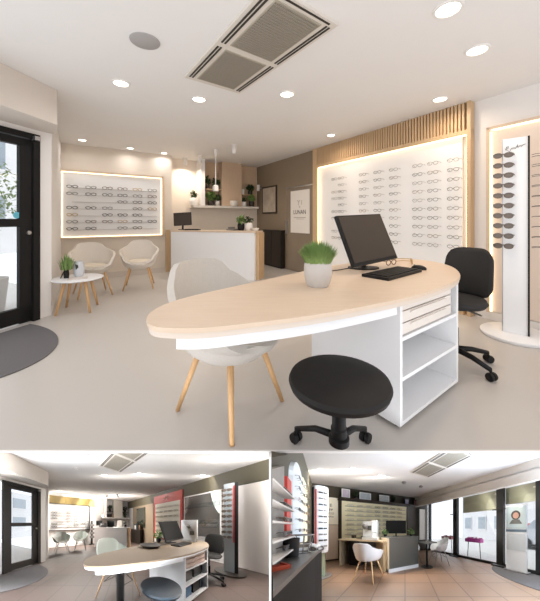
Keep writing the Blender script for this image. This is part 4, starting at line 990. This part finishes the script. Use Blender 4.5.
# ceiling
AX = Vector((.60, 2.92)); 
cassette('beige ceiling air conditioner of the lower right room', place(.72, 2.83, 2.5, R_WIN), 1.30, .58)
for x, y, lb in ((-2.50, 2.80, 'left-most ceiling downlight near the left wall ' + RR), (-2.019, 3.125, 'second ceiling downlight from the left ' + RR), (-1.205, 3.071, 'bright ceiling downlight above the white chair ' + RR), (-.645, 3.492, 'small ceiling downlight above the monitor ' + RR)):
    downlight(lb, x, y, .085, LAMP_RIGHT, 'downlights of the lower right room')
for x, y, lb in ((-.03, 3.958, 'left of two small ceiling detectors'), (.535, 4.344, 'right of two small ceiling detectors')):
    solo('smoke_detector', MB().lathe([(0, -.05), (.05, -.05), (.07, -.02), (.075, 0), (0, 0)], 20), frame_gry, f'{lb} beside the air conditioner, lower right room', 'detector', place(x, y, 2.4995), smooth=True)
for k, t_ in enumerate((2.6, 3.5, 4.2)):
    q = Thing('downlight', f'soffit downlight above the window front, {NTH[k]} from the far end, lower right room', 'ceiling light', place(*(PR + E2 * .4 - E1 * t_), 2.30), 'soffit downlights')
    q.part('trim_ring', MB().lathe([(.07, -.0005), (.09, -.0005), (.085, -.01), (.07, -.01)], 20), white); q.part('diffuser', MB().disc((0, 0, -.004), .068, .003), lamp_m)
    lamp(*(PR + E2 * .4 - E1 * t_), 2.28, LAMP_RIGHT * .3, .14)
# back wall: chart panel, board, shelf
T = rb(.345)
t = Thing('chart_panel', 'cream wall panel with an eye test letter chart beside the spectacle tower', 'panel', T)
t.part('upper_panel', MB().box((.195, -.012, 1.66), (.38, .022, .90)), mat('pale cream panel', (236, 224, 200), .5, vary=.02), bevel=.003); t.part('lower_panel', MB().box((.195, -.012, .63), (.38, .022, 1.14)), mat('rose beige panel', (214, 192, 172), .5, vary=.02), bevel=.003)
t.part('chart_letters', MB().text('E', .14, Matrix.Translation((.17, -.0245, 1.80)) @ R90, .001).text('FP', .11, Matrix.Translation((.17, -.0245, 1.66)) @ R90, .001).text('TOZ', .085, Matrix.Translation((.17, -.0245, 1.55)) @ R90, .001).text('LPED', .07, Matrix.Translation((.17, -.0245, 1.45)) @ R90, .001), ink)
T = rb(.816)
t = Thing('display_board', 'wide warm cream spectacle board in a dark frame under the picture shelf', 'display board', T)
t.part('back_panel', MB().box((1.345, -.015, 1.37), (2.65, .026, 1.36)), cream)
t.part('frame', MB().box((-.03, -.03, 1.04), (.09, .06, 2.07)).box((2.77, -.03, 1.04), (.22, .06, 2.07)).box((1.345, -.03, .66), (2.68, .06, .06)).box((1.345, -.03, 2.06), (2.9, .06, .05)), brown_d)
for i in range(7): t.part('shelf_rail', MB().box((1.345, -.05, 1.86 - i * .165), (2.45, .05, .012)), acrylic)
specs_grid(T @ Matrix.Translation((0, -.03, 0)), [.3 + .33 * i for i in range(7)], [1.90 - .165 * i for i in range(7)], 'cream board', 'spectacles on the cream board', .04, .007, seq=[4, 1, 2, 4, 3, 2, 4], wd=.2)
solo('picture_shelf', MB().box((1.7, -.09, 2.11), (3.5, .18, .045)), brown_d, 'long dark shelf with pictures above the cream spectacle board', 'shelf', T)
for x, w_, h_, m_, lb in ((.14, .26, .30, mat('violet print', (150, 130, 160), .5, rgb2=(226, 214, 206), scale=7), 'violet toned framed picture at the left end'), (.80, .42, .26, mat('grey photo', (120, 130, 134), .5, rgb2=(226, 228, 228), scale=6), 'grey wide framed photo, second from the left'),
                          (1.55, .42, .26, mat('pale photo', (206, 208, 206), .5, rgb2=(110, 108, 106), scale=6), 'pale wide framed photo in the middle'), (2.62, .22, .24, mat('blue photo', (92, 96, 140), .5, rgb2=(206, 196, 206), scale=7), 'small blue framed picture, second from the right'), (3.10, .24, .24, mat('rose photo', (176, 120, 116), .5, rgb2=(80, 60, 64), scale=7), 'small reddish framed picture at the right end')):
    q = Thing('framed_picture', f'{lb} of the dark shelf', 'picture', T @ place(x, -.10, 2.1335), 'pictures on the dark shelf')
    q.part('frame', MB().box((0, 0, h_ / 2), (w_, .03, h_)), white if x < 2 else black, bevel=.003); q.part('print', MB().box((0, -.017, h_ / 2), (w_ - .05, .004, h_ - .05)), m_)
for x, lb in ((.46, 'left'), (1.98, 'right')):
    pot_plant(f'dark green {lb} plant standing between the pictures on the dark shelf', T @ place(x, -.09, 2.1335), .06, .08, black, leaf_d, .18, .085, 50, kind='leaves', width=.06)
# desk, chair and instruments
DA, DB = Vector((-1.95, 3.78)), Vector((-.47, 3.235)); dd = (DB - DA).normalized(); DT = place(DA.x, DA.y, 0, math.atan2(dd.y, dd.x)); DL = (DB - DA).length
t = Thing('desk', 'light sand wood desk with end panels behind the white chair', 'desk', DT)
t.part('desk_top', MB().prism([(0, 0), (DL, 0), (DL - .82, .64), (0, .64)], .745, .785), sand, bevel=.003); t.part('end_panel', MB().prism([(DL - .09, .02), (DL - .02, .02), (DL - .48, .38), (DL - .55, .38)], 0, .745), sand, bevel=.003); t.part('end_panel', MB().box((.03, .34, .3725), (.06, .58, .745)), sand, bevel=.003)
t.part('drawer_unit', MB().box((.42, .40, .3725), (.38, .42, .745)), black, bevel=.003, label='black drawer unit')
GC = place(-.40, 3.19, 0, R_BACK)
t = Thing('counter_cabinet', 'dark grey front counter cabinet with a white plinth and a monitor on top', 'cabinet', GC)
t.part('front', MB().box((.46, .25, .47), (.90, .50, .76)), grey_f, bevel=.003); t.part('plinth', MB().box((.46, .25, .045), (.91, .51, .09)), lacquer); t.part('cabinet_top', MB().box((.46, .25, .86), (.93, .53, .02)), grey_f); t.part('side_panel', MB().box((-.005, .25, .47), (.03, .52, .76)), sand)
small_monitor('black monitor on the dark grey counter cabinet, lower right room', GC @ place(.36, .3, .8705, -.45), .56, .36, .05, .08, 0)
pot_plant('small bright green plant right of the monitor on the grey cabinet', GC @ place(.80, .2, .8705), .05, .06, black, leaf, .14, .10, 50, kind='leaves', width=.05)
pot_plant('low green plant left behind the monitor on the grey cabinet', GC @ place(.08, .4, .8705), .05, .06, black, leaf, .12, .09, 40, kind='leaves', width=.05)
t = Thing('eye_test_instrument', 'white rounded eye test instrument on the sand wood desk', 'instrument', DT @ place(1.02, .20, .7855, -.1))
t.part('base', MB().prism([(-.2, -.17), (.34, -.19), (.2, .12), (-.2, .12)], 0, .07), gloss_w, bevel=.015)
t.part('body', MB().box((-.03, -.0, .29), (.34, .26, .42)), gloss_w, bevel=.08, smooth=True); t.part('lens_head', MB().tube([(-.10, -.12, .36), (-.10, -.18, .36)], .075, 20), frame_gry, smooth=True)
t.part('chin_rest', MB().tube([(.17, -.18, .06), (.17, -.18, .50)], .016, 10).tube([(.32, -.18, .06), (.32, -.18, .50)], .016, 10).box((.245, -.18, .50), (.18, .04, .04)).box((.245, -.18, .22), (.12, .06, .03)), gloss_w); t.part('screen', MB().box((.04, -.135, .32), (.12, .01, .12)), grey_f)
solo('tray', MB().box((0, 0, .012), (.42, .22, .024)).box((0, .1, .035), (.42, .02, .05)), mat('moss tray', (74, 74, 50), .6, vary=.15), 'low dark moss coloured tray on the left of the sand desk', 'tray', DT @ place(.62, .40, .7855), bevel=.004)
solo('box', MB().box((0, 0, .04), (.1, .1, .08)).box((0, 0, .084), (.104, .104, .012)), brown_d, 'small dark box at the left end of the sand desk', 'box', DT @ place(.22, .40, .7855), bevel=.004)
armchair('white plastic shell armchair with light wooden legs before the sand desk', place(-.80, 2.86, 0, PI - .25), gloss_w, beech, name='shell_chair', hb=.38, z0=.43, thick=.016, spread=.24, leg_r=.017, w=.25, d=.24, out=.07, wires=True)
# waiting corner at the windows
q = Thing('side_table', 'square grey bistro table on one leg near the far windows', 'table', place(.62, 3.68, 0, R_BACK))
q.part('table_top', MB().box((0, 0, .70), (.40, .40, .03)), grey_f, bevel=.003); q.part('leg', MB().tube([(0, 0, .69), (0, 0, .01)], .03, 12), black); q.part('foot', MB().disc((0, 0, 0), .17, .015), black)
for x, y, rz, lb in ((1.02, 3.95, -1.35, 'right'), (.22, 4.05, 1.2, 'left')):
    armchair(f'white shell chair with dark thin legs {lb} of the square grey table', place(x, y, 0, rz), gloss_w, frame_gry, 'chairs at the grey bistro table', name='shell_chair', hb=.38, z0=.43, thick=.016, spread=.23, leg_r=.012, w=.22, d=.21, out=.06, wires=True)
# left wall: tower, white board, rack, black counter with its things
TW = place(-1.92, 2.95, 0, R_LEFT - 1.05 - PI)
t = Thing('display_tower', 'round white spectacle tower with a red stripe on a glass stem', 'display stand', TW)
t.part('base', MB().lathe([(0, 0), (.22, 0), (.23, .015), (.22, .03), (0, .035)], 32), frame_gry, smooth=True); t.part('stem', MB().lathe([(.10, .035), (.10, .60), (0, .60)], 24), mat('green glass stem', (150, 168, 140), .15, vary=.1), smooth=True)
t.part('column', MB().lathe([(0, .56), (.15, .56), (.155, .6), (.155, 2.0), (.15, 2.03), (0, 2.03)], 32), gloss_w, smooth=True)
TWI = TW.to_3x3().inverted()
tv = TWI @ Vector((1.92, -2.95, 0)).normalized(); ta = math.atan2(tv.y, tv.x)
def ring(a, r, z0, z1, w_):
    m = MB(); m.box((r, 0, (z0 + z1) / 2), (.012, w_, z1 - z0), M=Matrix.Rotation(a, 4, 'Z')); return m
t.part('red_stripe', ring(ta - .55, .152, .62, 1.95, .03), red, label='vertical red stripe'); t.part('dark_side', ring(ta - 1.15, .15, .58, 2.0, .10), navy, label='dark side strip')
for i in range(10):
    z = 1.88 - i * .13
    f = MB()
    for da in (.05, .62):
        f.box((.162, 0, 0), (.014, .075, .034), M=Matrix.Translation((0, 0, z)) @ Matrix.Rotation(ta + da, 4, 'Z'))
    solo('spectacles', f, [frame_blk, frame_gry, navy, frame_gry][i % 4], f'{["black", "grey", "dark blue", "grey"][i % 4]} spectacles on the round white tower, {ORD[i]} row', 'spectacles', TW, 'spectacles on the round white tower')
ROOM.front_of_slab = True
T = rl(3.05, .02)
t = Thing('display_board', 'white arched spectacle board on the left wall above the black counter', 'display board', T)
arch = [(0, .9), (.75, .9), (.75, 1.72)] + [(.375 + .375 * math.cos(a), 1.72 + .26 * math.sin(a)) for a in [PI * k / 14 for k in range(1, 14)]] + [(0, 1.72)]
t.part('board', MB().prism([(x, z) for x, z in arch], -.02, .02, M=Matrix.Rotation(PI / 2, 4, 'X')), mat('bluish white board', (226, 232, 236), .4, vary=.03))
specs_grid(T @ Matrix.Translation((0, -.022, 0)), [.14, .34, .54], [1.74 - .13 * i for i in range(6)], 'arched white board', 'spectacles on the arched white board', .04, .004, seq=[2, 0, 4, 2], wd=.12)
T = rl(2.27, .02)
t = Thing('display_board', 'cream spectacle board with brown frames right of the arched board', 'display board', T)
t.part('board', MB().box((.3, 0, 1.4), (.6, .04, 1.1)), cream)
specs_grid(T @ Matrix.Translation((0, -.022, 0)), [.14, .4], [1.82 - .15 * i for i in range(6)], 'narrow cream side board', 'spectacles on the narrow cream side board', .04, .006, seq=[1, 3, 0, 1], wd=.16)
solo('sign_box', MB().box((.09, -.02, 1.46), (.18, .05, .30)).box((.09, -.02, 1.10), (.17, .04, .40)), red, 'red sign block left of the arched white board', 'sign', rl(3.34, .0), bevel=.004)
T = rl(4.0, .02)
t = Thing('wall_rack', 'tall cluttered white wall rack at the left edge above the black counter', 'rack', T)
t.part('back_panel', MB().prism([(0, .86), (.6, .86), (.6, 1.68), (0, 1.40)], -.015, .015, M=Matrix.Rotation(PI / 2, 4, 'X')), mat('grey rack panel', (176, 172, 168), .5, vary=.2, scale=9))
for i in range(5): t.part('shelf', MB().box((.3, -.05, .93 + i * .115), (.58, .08, .012)), white)
specs_grid(T @ Matrix.Translation((0, -.016, 0)), [.415, .50, .575], [1.425 - .115 * i for i in range(5)], 'white wall rack', 'spectacles on the white wall rack', .045, .005, seq=[0, 2, 1, 0], wd=.10)
cpoly = [(-.974, 1.456), (-.548, .528), (-.86, .50), (-1.42, 1.62), (-1.28, 1.78), (-1.08, 1.74)]
c0 = Vector((-.95, 1.1)); cp = [(x - c0.x, y - c0.y) for x, y in cpoly]
KT = place(c0.x, c0.y, 0)
t = Thing('counter', 'black counter with a worn grey top along the left wall', 'counter', KT)
t.part('body', MB().prism(inset(cp[::-1], .03), 0, .83), mat('black counter front', (14, 13, 13), .6, vary=.1, spec=.15)); t.part('counter_top', MB().prism(cp, .83, .86), mat('dark grey worktop', (88, 84, 80), .35, vary=.08), bevel=.003)
K = lambda x, y, rz=0: place(x, y, .8605, rz)
solo('bin', MB().lathe([(0, 0), (.05, 0), (.06, .17), (.055, .17), (.045, .01), (0, .01)], 24), black, 'black cylindrical bin standing on the left counter', 'bin', K(-1.03, 1.18), smooth=True)
t = Thing('wire_basket', 'dark wire basket behind the black bin on the counter', 'basket', K(-1.10, 1.36))
wb = MB()
for z, r in ((.0, .08), (.09, .10), (.18, .12)): wb.tube([(r * math.cos(a), r * math.sin(a), z + .006) for a in [2 * PI * k / 20 for k in range(20)]], .006, 5, closed=True)
for k in range(10):
    a = 2 * PI * k / 10; wb.tube([(.08 * math.cos(a), .08 * math.sin(a), .006), (.12 * math.cos(a), .12 * math.sin(a), .186)], .004, 5)
t.part('wire_body', wb, frame_gry)
solo('tray', MB().prism([(-.10, -.07), (.10, -.07), (.10, .07), (-.10, .07)], 0, .012).box((0, -.066, .016), (.2, .008, .016)).box((.096, 0, .016), (.008, .14, .016)), mat('orange red tray', (206, 84, 54), .4), 'flat orange red tray at the near end of the counter', 'tray', K(-.86, .80, 1.1), bevel=.002)
solo('paper_pile', MB().box((0, 0, .02), (.15, .11, .04)).box((.01, .01, .045), (.13, .1, .01), .2), paper, 'small white paper pile at the near left end of the counter', 'paper', K(-.84, .62, .9))
solo('spectacles', specs_mb(.1, .13, .004), frame_blk, 'black spectacles lying between the bin and the counter end', 'spectacles', K(-.98, 1.44, .6) @ Matrix.Translation((0, 0, .03)))
for x, y, lb in ((-1.14, 1.60, 'left'), (-1.06, 1.56, 'right')):
    solo('lens_cloth', MB().ball((0, 0, .035), (.04, .04, .036)).box((0, 0, .004), (.06, .06, .008)), paper, f'crumpled white cloth at the far end of the counter, {lb} one', 'cloth', K(x, y))
ROOM.front_of_slab = False
# ================================================================== slab edge and party wall that carry it
ROOM = UPPER
struct('trim_1', MB().box((0, 1.416, -.005), (9, .008, .0098)), white)
struct('wall_party', MB()._add([(-.0015, .45, .76), (.0015, .45, .76), (.0048, 1.43, -.022), (-.0048, 1.43, -.022), (-.0015, .45, -3), (.0015, .45, -3), (.0048, 1.43, -3), (-.0048, 1.43, -3)], [(0, 1, 2, 3), (7, 6, 5, 4), (0, 4, 5, 1), (1, 5, 6, 2), (2, 6, 7, 3), (3, 7, 4, 0)]), white)
struct('wall_party', MB().prism([(-.0048, 1.43), (.0048, 1.43), (.0048, 9.2), (-.0048, 9.2)], -13, -.0101), white)
